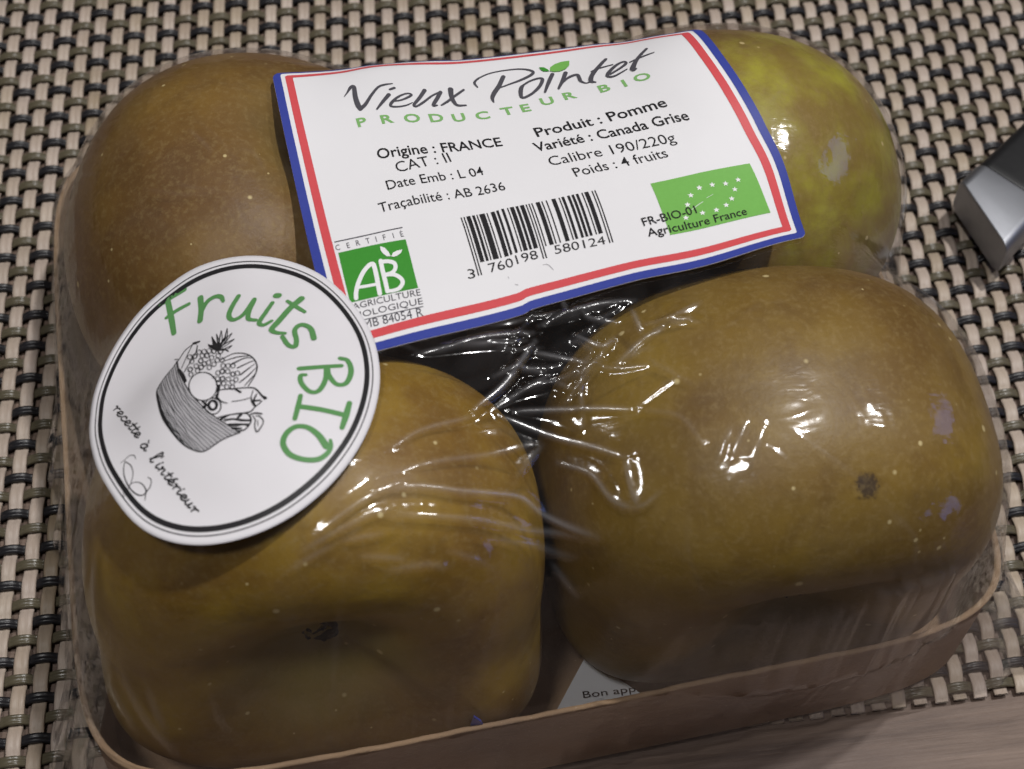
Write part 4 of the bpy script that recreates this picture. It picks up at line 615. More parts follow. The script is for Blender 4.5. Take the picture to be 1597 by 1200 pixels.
# ---------------------------------------------------------------- apples
LAB = {'FL': 'golden brown russet apple at front left with its dark calyx hollow facing the viewer',
       'FR': 'brown russet apple at front right with a small black scab and bright lamp reflections',
       'BL': 'dull brown russet apple at back left, partly under both paper labels',
       'BR': 'russet apple at back right with yellow-green bare skin beside the rectangular label'}
def to_local(A, p):
    x, y, ax = apple_frame(A['ax']); d = np.array(p) - np.array(A['c'])
    return (float(d @ x), float(d @ y), float(d @ ax))
SK = {'FL': mat_skin('russet_skin_golden', 0.8, (0.200, 0.105, 0.018), (0.420, 0.278, 0.028), seed=1.0),
      'FR': mat_skin('russet_skin_olive', 0.6, (0.155, 0.084, 0.020), (0.285, 0.185, 0.028), scab=to_local(APPLES['FR'], (33.1, -106.7, 73.5)), seed=2.3),
      'BL': mat_skin('russet_skin_dull', 0.3, (0.150, 0.076, 0.022), (0.250, 0.145, 0.028), seed=3.1),
      'BR': mat_skin('russet_skin_green_patch', 0.3, (0.150, 0.080, 0.026), (0.250, 0.150, 0.032), patch=(*to_local(APPLES['BR'], (46.0, -32.0, 62.0)), 31.0), seed=4.7)}
for k, A in APPLES.items():
    nphi, nth = 110, 160
    ph, th = np.meshgrid(np.linspace(0.004, np.pi - 0.004, nphi), np.linspace(0, 2 * np.pi, nth, endpoint=False), indexing='ij')
    p, q, r = apple_points(A, ph, th)
    r2 = random.Random(A['seed'])
    for _ in range(6):      # shallow dents and swellings
        a0, t0, s0, h0 = r2.uniform(0.6, 2.5), r2.uniform(0, 6.28), r2.uniform(0.25, 0.5), r2.uniform(-0.7, 0.15)
        w = h0 * np.exp(-((ph - a0) ** 2 + (np.sin((th - t0) / 2) * 2 * np.sin(ph)) ** 2) / s0 ** 2) / A['a']
        p, q, r = p * (1 + w), q * (1 + w), r * (1 + w)
    root = fast_grid('apple', np.stack([p, q, r], -1), True, SK[k], flip=False)
    x, y, ax = apple_frame(A['ax'])
    root.matrix_world = Matrix.Translation(Vector(A['c']) * MM) @ Matrix((x, y, ax)).transposed().to_4x4()
    tag(root, LAB[k], 'apple', 'four apples wrapped in the tray')
    # withered calyx: five little sepals round a dark core
    z0 = A['h'] - A['bas'][0] - 0.4
    V, F = [], []
    for i in range(5):
        a = 2 * math.pi * i / 5 + A['ph']
        base = len(V)
        for rr, zz, hw in ((3.0, 0.2, 0.8), (2.8, 1.0, 0.8), (2.2, 1.6, 0.55), (1.5, 1.7, 0.15)):
            cx, cy = math.cos(a), math.sin(a)
            V += [(rr * cx - hw * -cy * -1, rr * cy - hw * cx, z0 + zz), (rr * cx * 1.12, rr * cy * 1.12, z0 + zz - 0.35), (rr * cx + hw * -cy, rr * cy + hw * cx, z0 + zz)]
        for j in range(3):
            for m in range(2):
                b = base + 3 * j + m
                F.append((b, b + 1, b + 4, b + 3))
    nb = len(V)
    for j, (rr, zz) in enumerate(((4.4, -0.8), (3.3, 0.7), (2.5, 1.0), (1.5, -0.6))):
        for i in range(12):
            a = 2 * math.pi * i / 12; V.append((rr * math.cos(a), rr * math.sin(a), z0 + zz + 0.15 * math.sin(3 * a + j)))
    for j in range(3):
        for i in range(12): F.append((nb + 12 * j + i, nb + 12 * j + (i + 1) % 12, nb + 12 * (j + 1) + (i + 1) % 12, nb + 12 * (j + 1) + i))
    mesh('calyx', V, F, M['sepal'], root)
    # short woody stalk sunk in the other hollow
    V, F = [], []
    zt = -(A['h'] - 9.6)
    for j in range(7):
        s = j / 6; rr = (1.5 - 0.5 * s + 0.9 * max(0, s - 0.8) * 4) * (1 if j < 6 else 0.8)
        for i in range(10):
            a = 2 * math.pi * i / 10; V.append((rr * math.cos(a) + 1.6 * s * s, rr * math.sin(a), zt + 0.8 - 4.5 * s))
    for j in range(6):
        for i in range(10): F.append((10 * j + i, 10 * j + (i + 1) % 10, 10 * (j + 1) + (i + 1) % 10, 10 * (j + 1) + i))
    F.append(list(range(60, 70)))
    mesh('stalk', V, F, M['stalk'], root)

# ---------------------------------------------------------------- leaflet and blue scrap in the tray
def sheet(name, pts3, faces, material, parent=None, thick=0.18):
    o = mesh(name, pts3, faces, material, parent, smooth=False)
    md = o.modifiers.new('thickness', 'SOLIDIFY'); md.thickness = thick * MM; md.offset = -1
    return o
lf = empty('leaflet', (-3.0, -110.0, 4.0))
tag(lf, 'white paper leaflet corner printed Bon app, between the two front apples at the tray rim', 'leaflet')
LZ = 9.0
lp = [(-4.1, -102.7, LZ + 0.6), (-8.0, -108.0, LZ + 0.2), (-12.6, -114.4, LZ), (-11.6, -116.6, LZ + 3.0), (-2.0, -116.1, LZ + 2.6), (8.2, -114.9, LZ + 1.6), (8.4, -113.9, LZ), (1.8, -107.9, LZ + 0.3), (-2.6, -110.5, LZ)]
child(sheet('paper', lp, [(0, 1, 8), (1, 2, 8), (2, 3, 4, 8), (4, 5, 6, 8), (6, 7, 8), (7, 0, 8)], M['leaflet']), lf)
sc = [(-27.7, -118.9, 26.5), (-27.2, -118.8, 30.0), (-26.0, -119.1, 28.2), (-25.4, -119.15, 25.5), (-26.9, -119.1, 25.0)]
scrap = sheet('plastic_scrap', sc, [(0, 1, 4), (1, 2, 4), (2, 3, 4)], M['scrap'], thick=0.3)
tag(scrap, 'tiny blue plastic scrap poking up behind the front rim of the tray', 'scrap')

# ---------------------------------------------------------------- clear film
def in_poly(x, y, P):
    P = np.asarray(P); r = np.zeros(x.shape, bool); j = len(P) - 1
    for i in range(len(P)):
        xi, yi = P[i]; xj, yj = P[j]
        c = ((yi > y) != (yj > y)) & (x < (xj - xi) * (y - yi) / (yj - yi + 1e-12) + xi)
        r ^= c; j = i
    return r
RO = np.array(ROUND_OUTLINE)
RO_T = np.arctan2(RO[:, 1], RO[:, 0]); RO_R = np.hypot(RO[:, 0], RO[:, 1])
_o = np.argsort(RO_T); RO_T, RO_R = RO_T[_o], RO_R[_o]
_ft = np.linspace(-np.pi, np.pi, 721)
_fr = np.interp(_ft, np.r_[RO_T - 2 * np.pi, RO_T, RO_T + 2 * np.pi], np.r_[RO_R, RO_R, RO_R])
_k = np.exp(-0.5 * (np.arange(-40, 41) / 14.0) ** 2); _k /= _k.sum()
_fr = np.convolve(np.r_[_fr[-41:-1], _fr, _fr[1:41]], _k, 'valid')
def round_r(t): return np.interp((t + np.pi) % (2 * np.pi) - np.pi, _ft, _fr)

gx, gy = np.meshgrid(GX0 + np.arange(GNX), GY0 + np.arange(GNY))
dx, dy = gx - ROUND_C[0], gy - ROUND_C[1]
held = np.hypot(dx, dy) < round_r(np.arctan2(dy, dx)) - 0.6
obs2 = np.maximum(FILM, np.where(held, ROUND - 0.6, -1))
lx, ly = world_to_tray(gx, gy)
ins = np.hypot(lx, ly) < film_r(np.arctan2(ly, lx)) - 0.3
H = obs2.copy(); jj, ii = np.indices(H.shape)
par2 = [ins & ((ii + jj) % 2 == k) for k in (0, 1)]
for k in range(160):
    for m in par2:
        N = 0.25 * (np.roll(H, 1, 0) + np.roll(H, -1, 0) + np.roll(H, 1, 1) + np.roll(H, -1, 1))
        H = np.where(m, np.maximum(H + 1.8 * (N - H), obs2), H)
FILM2 = H
_lp = label_xy(np.r_[np.linspace(0, LABEL_W, 40), np.full(30, LABEL_W), np.linspace(LABEL_W, 0, 40), np.zeros(30)], np.r_[np.zeros(40), np.linspace(0, LABEL_H, 30), np.full(40, LABEL_H), np.linspace(LABEL_H, 0, 30)])
FILM2 = np.where(in_poly(gx, gy, _lp), np.minimum(FILM2, PAPER - 0.25), FILM2)
FILM2 = np.where(held, np.minimum(FILM2, ROUND - 0.4), FILM2)
GYd, GXd = np.gradient(FILM2)

NA, NR, NS = 1440, 360, 26
t = np.linspace(0, 2 * np.pi, NA, endpoint=False)
srad = np.linspace(0, 1, NR) ** 0.8
rr = film_r(t)
X, Y = tray_to_world(srad[:, None] * (rr * np.cos(t))[None], srad[:, None] * (rr * np.sin(t))[None])
Z = sample(FILM2, X, Y)
edge = np.clip((srad - 0.985) / 0.015, 0, 1)[:, None]
Z = Z * (1 - edge) + (RIM_Z + 0.45) * edge
D = np.zeros_like(Z)
CR = np.zeros_like(Z)
def add_ridge(D, X, Y, P, h, w, white=0.0):
    P = poly_eval(P, np.linspace(0, 1, 6 * len(P)))
    m = (X > P[:, 0].min() - 4) & (X < P[:, 0].max() + 4) & (Y > P[:, 1].min() - 4) & (Y < P[:, 1].max() + 4)
    x, y = X[m], Y[m]
    if not len(x): return
    best = np.full(x.shape, 1e9); side = np.zeros_like(x); pos = np.zeros_like(x)
    for i in range(len(P) - 1):
        a, b = P[i], P[i + 1]; d = b - a; l2 = d @ d + 1e-9
        u = np.clip(((x - a[0]) * d[0] + (y - a[1]) * d[1]) / l2, 0, 1)
        ex, ey = x - a[0] - u * d[0], y - a[1] - u * d[1]
        dd = np.hypot(ex, ey); c = dd < best
        best = np.where(c, dd, best); side = np.where(c, np.sign(ex * d[1] - ey * d[0]), side); pos = np.where(c, (i + u) / (len(P) - 1), pos)
    tap = np.sin(np.pi * np.clip(pos, 0.02, 0.98)) ** 0.5
    wd = np.where(side > 0, w, w * 2.2)          # one steep flank, one soft one
    if white: CR[m] = np.maximum(CR[m], white * tap * np.exp(-(best / 0.42) ** 2))
    D[m] += h * tap * np.exp(-(best / wd) ** 2) * np.where(best < 6 * w, 1, 0)
for P, h, w in WRINKLES: add_ridge(D, X, Y, P, h * 1.7, w * 1.15, min(1.0, 1.35 * h))
rs = np.random.default_rng(5)
# crumpled patch in the dip between the four apples, below the label
for k in range(26):
    c = np.array([-6.0, -77.5]) + rs.normal(size=2) * [9.0, 4.5]
    a = rs.normal(0.35, 0.5); L = rs.uniform(4, 14)
    d = np.array([math.cos(a), math.sin(a)]) * L / 2; bend = rs.normal(size=2) * 0.8
    add_ridge(D, X, Y, [c - d, c + bend, c + d], rs.uniform(0.2, 0.65), rs.uniform(0.3, 0.6), rs.uniform(0.1, 0.6))
# fainter tension lines fanning out over the front apples and along the sides
for k in range(56):
    A = APPLES[('FL', 'FR', 'BL', 'BR')[k % 4]]
    c = np.array(A['c'][:2]) + rs.normal(size=2) * 19
    to = np.array([-12.0, -80.0]) - c; a = math.atan2(to[1], to[0]) + rs.normal(0, 0.35); L = rs.uniform(5, 15)
    d = np.array([math.cos(a), math.sin(a)]) * L / 2; bend = rs.normal(size=2) * 1.0
    add_ridge(D, X, Y, [c - d, c + bend, c + d], rs.uniform(0.04, 0.12), rs.uniform(0.35, 0.8), rs.uniform(0.0, 0.16))
# stretch lines running over the rim
lines = [(rs.uniform(0, 2 * np.pi), rs.uniform(0.002, 0.006), rs.uniform(0.05, 0.22), rs.uniform(0.84, 0.95)) for _ in range(130)]
TT = np.broadcast_to(t[None], Z.shape); SS = np.broadcast_to(srad[:, None], Z.shape)
rim_lines = np.zeros(NA)
_dt = (np.degrees(t) + 180) % 360 - 180
front = np.clip((-_dt - 5) / 20, 0, 1) * np.clip((_dt + 178) / 15, 0, 1) * (0.35 + 0.65 * np.clip(np.abs(_dt + 90) / 45, 0, 1) ** 2)      # only along the front, most at its corners
for t0, w, h, s0 in lines:
    dt = (t - t0 + np.pi) % (2 * np.pi) - np.pi
    g = h * np.exp(-(dt / w) ** 2); rim_lines += g
    D += front[None] * g[None] * np.clip((srad - s0) / 0.08, 0, 1)[:, None]
# nothing ripples under the stuck-on papers
ring_u = np.linspace(0, LABEL_W, 40); ring_v = np.linspace(0, LABEL_H, 30)
edge_uv = [(u, 0) for u in ring_u] + [(LABEL_W, v) for v in ring_v] + [(u, LABEL_H) for u in ring_u[::-1]] + [(0, v) for v in ring_v[::-1]]
lab_poly = label_xy(np.array([e[0] for e in edge_uv]), np.array([e[1] for e in edge_uv]))
under = in_poly(X, Y, lab_poly) | (np.hypot(X - ROUND_C[0], Y - ROUND_C[1]) < round_r(np.arctan2(Y - ROUND_C[1], X - ROUND_C[0])) + 0.3)
D = np.where(under, np.minimum(D, 0.0), D)
gxs, gys = sample(GXd, X, Y), sample(GYd, X, Y)
nl = np.sqrt(1 + gxs ** 2 + gys ** 2)
top = np.stack([X - D * gxs / nl, Y - D * gys / nl, Z + D / nl], -1)
def gauss(c, w):
    d = (np.degrees(t) - c + 180) % 360 - 180
    return np.exp(-(d / w) ** 2)
flare = 1.2 + 8.0 * gauss(-141, 16) + 4.5 * gauss(178, 26) + 12.0 * gauss(-37, 9) + 3.0 * gauss(-20, 14) + 2.0 * gauss(90, 60) + 3.0 * gauss(40, 12)
ple = sum(a * np.sin(f * t + p) for f, a, p in ((19, .5, 1.0), (31, .4, 2.2), (47, .35, .3), (71, .25, 4.0), (113, .18, 2.0)))
skirt = []
for k in range(1, NS + 1):
    v = k / NS
    off = flare * v ** 1.3 + (0.35 + 0.16 * flare) * ple * v * v + rim_lines * (1 - 0.5 * v) * 0.8 * front
    r = rr * (1 - v) + np.minimum(rr, tray_r(t, 0.7)) * v + off
    x, y = tray_to_world(r * np.cos(t), r * np.sin(t))
    z = (RIM_Z + 0.45) * (1 - v) ** 0.9 + 0.35 + 0.25 * np.abs(ple) * v
    skirt.append(np.stack([x, y, z], -1))
film = fast_grid('wrapping_film', np.concatenate([top, np.array(skirt)]), True, M['film'], flip=True)
at = film.data.attributes.new('crease', 'FLOAT', 'POINT')
CR = np.where(under, 0, CR)
at.data.foreach_set('value', np.concatenate([CR.ravel(), np.tile(np.clip(rim_lines * front * 0.45, 0, 0.16) + 0.022 * np.clip(flare - 1.5, 0, 8), NS)]).astype(np.float32))
tag(film, 'clear creased plastic film stretched over the four apples and the tray', 'plastic film')

# ---------------------------------------------------------------- printing
def ribbons(name, strokes, mapfn, lift, material, parent, step=0.006, closed_caps=True, sub=5):
    V, F = [], []
    for si, s in enumerate(strokes):
        P = np.array(s, float)
        if len(P) == 2: P = np.vstack([P[0], (P[0] + P[1]) / 2, P[1]])
        Q = np.vstack([2 * P[0] - P[1], P, 2 * P[-1] - P[-2]]); pts = []
        for i in range(1, len(Q) - 2):
            for q in range(sub):
                x = q / sub; a, b, c, d = Q[i - 1], Q[i], Q[i + 1], Q[i + 2]
                pts.append(0.5 * ((2 * b) + (c - a) * x + (2 * a - 5 * b + 4 * c - d) * x * x + (3 * b - a - 3 * c + d) * x ** 3))
        pts.append(P[-1]); pts = np.array(pts)
        tg = np.gradient(pts[:, :2], axis=0); tg /= np.linalg.norm(tg, axis=1)[:, None] + 1e-9
        nr = np.c_[-tg[:, 1], tg[:, 0]]; w = np.maximum(pts[:, 2], 0.05)[:, None] / 2
        Lf, Rt = pts[:, :2] + nr * w, pts[:, :2] - nr * w
        # rounded ends
        caps = []
        for e, sg in ((0, -1), (-1, 1)):
            c = pts[e, :2]; caps.append([c + w[e] * (tg[e] * sg * math.sin(a) + nr[e] * math.cos(a)) for a in np.linspace(0, math.pi, 7)[1:-1]])
        ring2d = np.vstack([Lf, np.array(caps[1]), Rt[::-1], np.array(caps[0][::-1])])
        n = len(Lf); base = len(V)
        z = lift + step * si
        allp = np.vstack([Lf, Rt, np.array(caps[0]), np.array(caps[1])])
        V += list(mapfn(allp[:, 0], allp[:, 1], z))
        for i in range(n - 1): F.append((base + i, base + n + i, base + n + i + 1, base + i + 1))
        c0 = base + 2 * n; F.append([base] + [c0 + i for i in range(5)] + [base + n]); F.append([base + n - 1] + [c0 + 5 + i for i in range(5)] + [base + 2 * n - 1])
    return mesh(name, V, F, material, parent, smooth=False)
def flat_poly(name, polys, mapfn, lift, material, parent, n=1):
    V, F = [], []
    for p in polys:
        P = np.array(p, float); c = P.mean(0); base = len(V)
        V += list(mapfn(P[:, 0], P[:, 1], lift)) + list(mapfn(np.array([c[0]]), np.array([c[1]]), lift))
        for i in range(len(P)): F.append((base + i, base + (i + 1) % len(P), base + len(P)))
    return mesh(name, V, F, material, parent, smooth=False)
def quad_patch(name, q, mapfn, lift, material, parent, n=12):
    q = np.array(q, float); a, b = np.meshgrid(np.linspace(0, 1, n + 1), np.linspace(0, 1, n + 1))
    a, b = a[..., None], b[..., None]
    P = (1 - a) * (1 - b) * q[0] + a * (1 - b) * q[1] + a * b * q[2] + (1 - a) * b * q[3]
    return fast_grid(name, mapfn(P[..., 0], P[..., 1], lift), False, material, parent)
_dg = None
def glyphs(text, offset=0.0, spacing=1.0):
    cu = bpy.data.curves.new('t', 'FONT'); cu.body = text; cu.size = 1.0; cu.resolution_u = 3; cu.offset = offset; cu.space_character = spacing
    o = bpy.data.objects.new('t', cu); COL.objects.link(o)
    bpy.context.view_layer.update()
    me = bpy.data.meshes.new_from_object(o.evaluated_get(bpy.context.evaluated_depsgraph_get()))
    v = np.array([x.co[:2] for x in me.vertices]); f = [tuple(p.vertices) for p in me.polygons]
    bpy.data.objects.remove(o); bpy.data.curves.remove(cu); bpy.data.meshes.remove(me)
    return v, f
CAP = glyphs('H')[0][:, 1].max()
def line(name, text, p0, p1, cap, mapfn, lift, material, parent, offset=0.0, v_down=True, width=None):
    v, f = glyphs(text, offset)
    p0, p1 = np.array(p0, float), np.array(p1, float); d = p1 - p0; L = np.hypot(*d); d /= L
    up = np.array([d[1], -d[0]]) if v_down else np.array([-d[1], d[0]])
    x = (v[:, 0] - v[:, 0].min()) / (v[:, 0].max() - v[:, 0].min()) * (width or L); y = v[:, 1] / CAP * cap
    P = p0 + x[:, None] * d + y[:, None] * up
    return mesh(name, mapfn(P[:, 0], P[:, 1], lift), f, material, parent, smooth=False)

# rectangular label
lab = empty('paper_label', (-8, -36, 60))
tag(lab, 'white rectangular paper label with red and blue border, barcode and green organic logos', 'label')
def LP(u, v, lift): return label_pt(np.asarray(u, float), np.asarray(v, float), lift) - np.array([-8, -36, 60])
RC = 1.6
vv = np.r_[0, 0.08, 0.25, 0.5, 0.9, np.linspace(1.6, LABEL_H - 1.6, 58), LABEL_H - 0.9, LABEL_H - 0.5, LABEL_H - 0.25, LABEL_H - 0.08, LABEL_H]
def corner_in(v):
    e = min(v, LABEL_H - v); return 0.0 if e >= RC else RC - math.sqrt(max(0, RC * RC - (RC - e) ** 2))
G = []
for v in vv:
    c = corner_in(v); u = np.linspace(c, LABEL_W - c, 91); G.append(LP(u, np.full_like(u, v), 0.0))
pl = fast_grid('paper', np.array(G), False, M['label'], lab, flip=True)
md = pl.modifiers.new('thickness', 'SOLIDIFY'); md.thickness = 0.14 * MM; md.offset = -1
def rring(it, ir, ib, il, R):
    pts = []
    x0, x1, y0, y1 = il, LABEL_W - ir, it, LABEL_H - ib
    for (cx, cy, a0) in ((x0 + R, y0 + R, 180), (x1 - R, y0 + R, 270), (x1 - R, y1 - R, 0), (x0 + R, y1 - R, 90)):
        for a in np.linspace(a0, a0 + 90, 7): pts.append((cx + R * math.cos(math.radians(a)), cy + R * math.sin(math.radians(a))))
    P = np.array(pts + pts[:1]); out = []
    for i in range(len(P) - 1):
        n = max(1, int(np.hypot(*(P[i + 1] - P[i])) / 1.0)); out += [P[i] + (P[i + 1] - P[i]) * k / n for k in range(n)]
    return np.array(out)
def band(name, a, b, material):
    A_, B_ = rring(*a), rring(*b)
    n = 420
    def rs_(P):
        Q = np.vstack([P, P[:1]]); L = np.r_[0, np.cumsum(np.hypot(*np.diff(Q, axis=0).T))]
        return Q, L
    # match points of the two rings by nearest arc share of the outer ring
    Qa, La = rs_(A_); s = np.linspace(0, La[-1], n, endpoint=False)
    Pa = np.stack([np.interp(s, La, Qa[:, k]) for k in (0, 1)], -1)
    Qb, Lb = rs_(B_); sb = np.linspace(0, Lb[-1], 6000, endpoint=False); Pbs = np.stack([np.interp(sb, Lb, Qb[:, k]) for k in (0, 1)], -1)
    Pb = np.array([Pbs[np.argmin(((Pbs - p) ** 2).sum(1))] for p in Pa])
    P = np.stack([Pa, Pb]); return fast_grid(name, LP(P[..., 0], P[..., 1], 0.06), True, material, lab)
band('blue_border', (-0.02, 0.0, 0.0, 0.0, RC), (0.25, 1.75, 1.55, 1.7, 0.6), M['blue'])
band('red_border', (0.85, 2.75, 2.45, 2.6, 0.3), (1.55, 4.5, 3.95, 4.2, 0.15), M['red'])
ribbons('brand_lettering', STROKES['vieux'] + STROKES['pointet'], LP, 0.06, M['grey_ink'], lab)
flat_poly('leaf_mark', SHAPES['leaf_green'], LP, 0.20, M['green'], lab)
flat_poly('leaf_mark', SHAPES['leaf_dark'], LP, 0.19, M['dgreen'], lab)
V, F = [], []
for c, u, v in PRODUCER:
    g, f = glyphs(c, 0.028); b = len(V)
    V += list(LP(u + (g[:, 0] - g[:, 0].min()) / CAP * 1.95 * 1.42, v - g[:, 1] / CAP * 1.95, 0.06)); F += [tuple(i + b for i in q) for q in f]
mesh('producer_lettering', V, F, M['sgreen'], lab, smooth=False)
for key, off in (('product_line', .014), ('category_line', .0), ('date_line', .004), ('traceability_line', .004), ('variety_line', .014), ('calibre_line', .0), ('weight_line', .003)):
    for text, a, b, cap in LINES[key]: line('lettering', text, a, b, cap, LP, 0.06, M['ink'], lab, off)
for key in ('control_code_line', 'farming_line'):
    for text, a, b, cap in LINES[key]: line('lettering', text, a, b, cap, LP, 0.16, M['ink'], lab, 0.004)
quad_patch('organic_leaf_logo', SHAPES['eu_box'][0], LP, 0.06, M['green'], lab)
stars = []
for (u, v) in SHAPES['eu_stars'][0]:
    stars.append([(u + (0.62 if i % 2 == 0 else 0.27) * math.sin(i * math.pi / 5 + 0.2), v - (0.62 if i % 2 == 0 else 0.27) * math.cos(i * math.pi / 5 + 0.2)) for i in range(10)])
flat_poly('star', stars, LP, 0.10, M['white_ink'], lab)
ribbons('leaf_vein', STROKES['vein'], LP, 0.10, M['white_ink'], lab)
quad_patch('organic_farming_logo', SHAPES['ab_box'][0], LP, 0.06, M['dgreen'], lab)
ribbons('logo_lettering', STROKES['ab'], LP, 0.10, M['white_ink'], lab)
flat_poly('logo_leaves', SHAPES['ab_leaves'], LP, 0.17, M['white_ink'], lab)
ribbons('logo_rule', STROKES['ablines'], LP, 0.06, M['grey_ink'], lab)
V, F = [], []
for c, u, v in CERTIFIED:
    g, f = glyphs(c, 0.0); b = len(V); gu = (g[:, 0] - g[:, 0].min()) / CAP * 1.05 * 0.85
    V += list(LP(u + gu, v + 0.12 * gu - g[:, 1] / CAP * 1.05, 0.06)); F += [tuple(i + b for i in q) for q in f]
mesh('lettering', V, F, M['grey_ink'], lab, smooth=False)
for key in ('ag', 'bi', 'mb'):
    for text, a, b, cap in LINES[key]: line('lettering', text, a, b, cap, LP, 0.06, M['grey_ink'], lab)
# EAN-13 bars and digits
Lc = ['0001101', '0011001', '0010011', '0111101', '0100011', '0110001', '0101111', '0111011', '0110111', '0001011']
Rc = [''.join('1' if x == '0' else '0' for x in s) for s in Lc]; Gc = [s[::-1] for s in Rc]
par13 = ['LLLLLL', 'LLGLGG', 'LLGGLG', 'LLGGGL', 'LGLLGG', 'LGGLLG', 'LGGGLL', 'LGLGLG', 'LGLGGL', 'LGGLGL']
code = '3760198580124'
bits = '101' + ''.join((Lc if par13[int(code[0])][i] == 'L' else Gc)[int(code[1 + i])] for i in range(6)) + '01010' + ''.join(Rc[int(code[7 + i])] for i in range(6)) + '101'
V, F = [], []
u0, u1 = 27.9, 53.35; mw = (u1 - u0) / 95
i = 0
while i < 95:
    if bits[i] == '1':
        j = i
        while j < 95 and bits[j] == '1': j += 1
        guard = i < 3 or i >= 92 or 45 <= i < 50
        a, b = u0 + i * mw + 0.015, u0 + j * mw - 0.015; v1 = 51.2 if guard else 48.8; b0 = len(V); n = 12
        vs_ = np.linspace(39.45, v1, n)
        V += list(LP(np.full(n, a), vs_, 0.06)) + list(LP(np.full(n, b), vs_, 0.06))
        F += [(b0 + k, b0 + n + k, b0 + n + k + 1, b0 + k + 1) for k in range(n - 1)]
        i = j
    else: i += 1
mesh('barcode', V, F, M['ink'], lab, smooth=False)
for text, a, b, cap in LINES['dig']: line('lettering', text, a, b, cap, LP, 0.06, M['ink'], lab)

ribbons('scuff_mark', STROKES['scuff'], LP, 0.06, M['shade_ink'], lab)

# round sticker
stk = empty('round_sticker', (ROUND_C[0], ROUND_C[1], 60))
tag(stk, 'round white sticker reading Fruits BIO with a sketched fruit basket', 'sticker')
def RP(x, y, lift):
    x, y = np.asarray(x, float), np.asarray(y, float)
    return np.stack([x, y, sample(ROUND, x + ROUND_C[0], y + ROUND_C[1]) + lift - 60], -1)
def disc_grid(f0, f1, n, lift, name, material):
    a = np.linspace(0, 2 * np.pi, 240, endpoint=False); fr = np.linspace(f0, f1, n)[:, None]
    return fast_grid(name, RP(fr * (round_r(a) * np.cos(a))[None], fr * (round_r(a) * np.sin(a))[None], lift), True, material, stk, flip=True)
dp = disc_grid(0.0005, 1.0, 40, 0.0, 'paper', M['sticker'])
md = dp.modifiers.new('thickness', 'SOLIDIFY'); md.thickness = 0.16 * MM; md.offset = -1
disc_grid(0.902, 0.934, 3, 0.06, 'thick_ring', M['ink'])
disc_grid(0.951, 0.958, 2, 0.06, 'thin_ring', M['ink'])
ribbons('lettering', STROKES['fruits'], RP, 0.06, M['mgreen'], stk)
ribbons('lettering', STROKES['bio'], RP, 0.06, M['mgreen'], stk)
ribbons('lettering', STROKES['recette'], RP, 0.06, M['ink'], stk, step=0.002)
ribbons('flourish', STROKES['flourish'], RP, 0.06, M['ink'], stk)
fo = np.array(SHAPES['basket_fill'][0]); lower = fo[:13]; rim2 = np.vstack([fo[:1], fo[13:][::-1], fo[12:13]])
q_ = np.linspace(0, 1, 40); e0, e1 = poly_eval(lower, q_), poly_eval(rim2, q_); m_ = np.linspace(0, 1, 14)[:, None, None]
fl_ = e0[None] * (1 - m_) + e1[None] * m_
fast_grid('basket_shading', RP(fl_[..., 0], fl_[..., 1], 0.05), False, M['shade_ink'], stk)
ribbons('basket_drawing', STROKES['basket'], RP, 0.07, M['ink'], stk, step=0.0012)

# leaflet print
def FP(x, y, lift):
    return np.stack([np.asarray(x) - (-3.0), np.asarray(y) - (-110.0), np.full(np.shape(x), LZ + 0.35 + lift - 4.0)], -1)
line('lettering', 'Bon app', (-5.66, -110.31), (3.99, -110.30), 1.25, FP, 0.05, M['ink'], lf, 0.004, v_down=False)

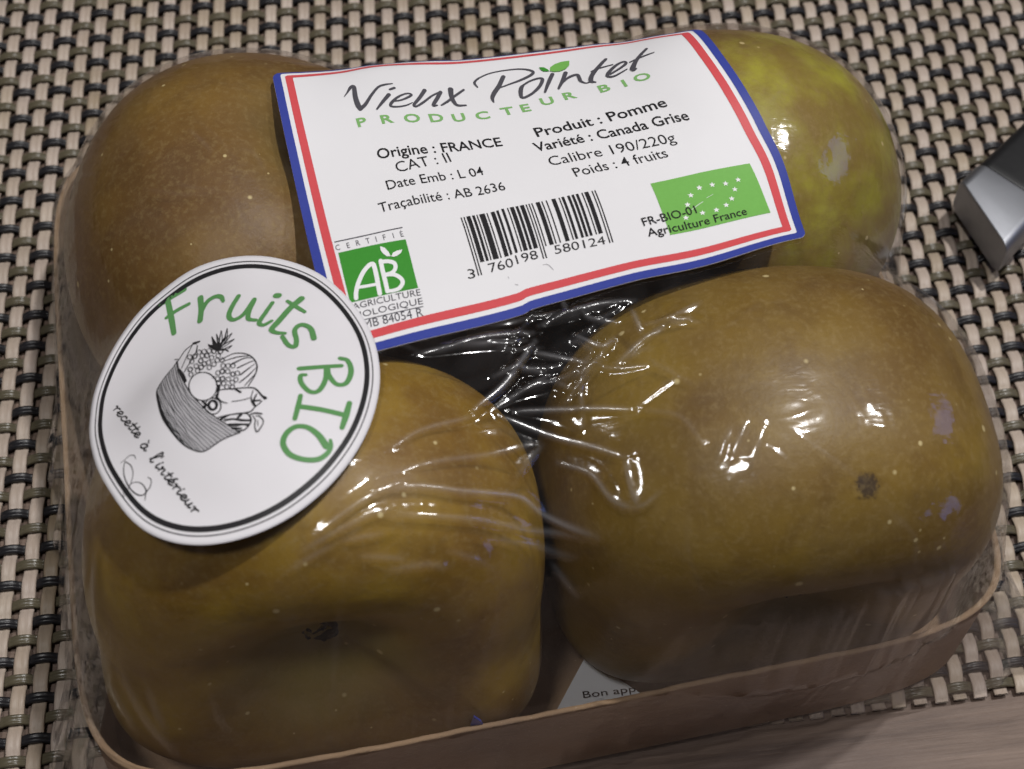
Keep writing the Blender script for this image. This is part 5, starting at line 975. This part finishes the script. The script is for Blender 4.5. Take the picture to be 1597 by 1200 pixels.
# ---------------------------------------------------------------- knife
kn = empty('knife', (95.0, -4.0, 0.2))
tag(kn, 'black knife handle with a slanted steel end cap lying on the placemat', 'knife')
KA = np.array([0.77, 0.64]); KW = np.array([0.64, -0.77])
def knife_section(l_of_w, n=40, w0=0.6, w1=18.6, z0=2.6, z1=14.0, r=3.2, bulge=0.6):
    pts = []
    cs = ((w1 - r, z1 - r, 90, 0), (w1 - r, z0 + r, 0, -90), (w0 + r, z0 + r, -90, -180), (w0 + r, z1 - r, 180, 90))
    for cw, cz, a0, a1 in cs:
        for a in np.linspace(a0, a1, 8):
            w = cw + r * math.cos(math.radians(a)); z = cz + r * math.sin(math.radians(a))
            pts.append((w, z))
    out = []
    for w, z in pts:
        l = l_of_w(w, z); out.append((KA[0] * l + KW[0] * w, KA[1] * l + KW[1] * w, z - 0.2))
    return out
def loft(name, secs, material, parent, cap0=True, cap1=True):
    n = len(secs[0]); V = [p for s in secs for p in s]; F = []
    for k in range(len(secs) - 1):
        for i in range(n): F.append((k * n + i, k * n + (i + 1) % n, (k + 1) * n + (i + 1) % n, (k + 1) * n + i))
    if cap0: F.append(list(range(n))[::-1])
    if cap1: F.append([(len(secs) - 1) * n + i for i in range(n)])
    o = mesh(name, V, F, material, parent, smooth=True)
    bv = o.modifiers.new('edge', 'BEVEL'); bv.width = 0.5 * MM; bv.segments = 3; bv.limit_method = 'ANGLE'; bv.angle_limit = math.radians(40)
    return o
end_l = lambda w, z: -0.49 * w + 0.25 * (14 - z) * 0.6
secs = [knife_section(end_l, r=2.2), knife_section(lambda w, z: end_l(w, z) * 0.6 + 7.0 * 0.4, r=2.4), knife_section(lambda w, z: 7.0, r=2.6)]
loft('end_cap', secs, M['steel'], kn)
hs = []
for l, inset, zt in ((7.05, 0.25, 0.25), (9.0, 0.25, 0.25), (30, 0.8, 0.4), (60, 2.2, 0.9), (90, 1.2, 0.4), (112, 0.6, 0.2)):
    hs.append(knife_section(lambda w, z, l=l: l, w0=0.6 + inset, w1=18.6 - inset, z0=2.6 + zt, z1=14.0 - zt, r=2.6))
loft('handle', hs, M['handle'], kn)
bs = [[(KA[0] * l + KW[0] * w, KA[1] * l + KW[1] * w, z - 0.2) for w, z in ((w0, 8.4), (w1, 9.3), (w1, 7.4))] for l, w0, w1 in ((112.1, 0.5, 19.0), (130, -6, 19), (200, -4, 19), (235, 8, 18.6), (250, 17.5, 18.2))]
loft('blade', bs, M['steel'], kn)
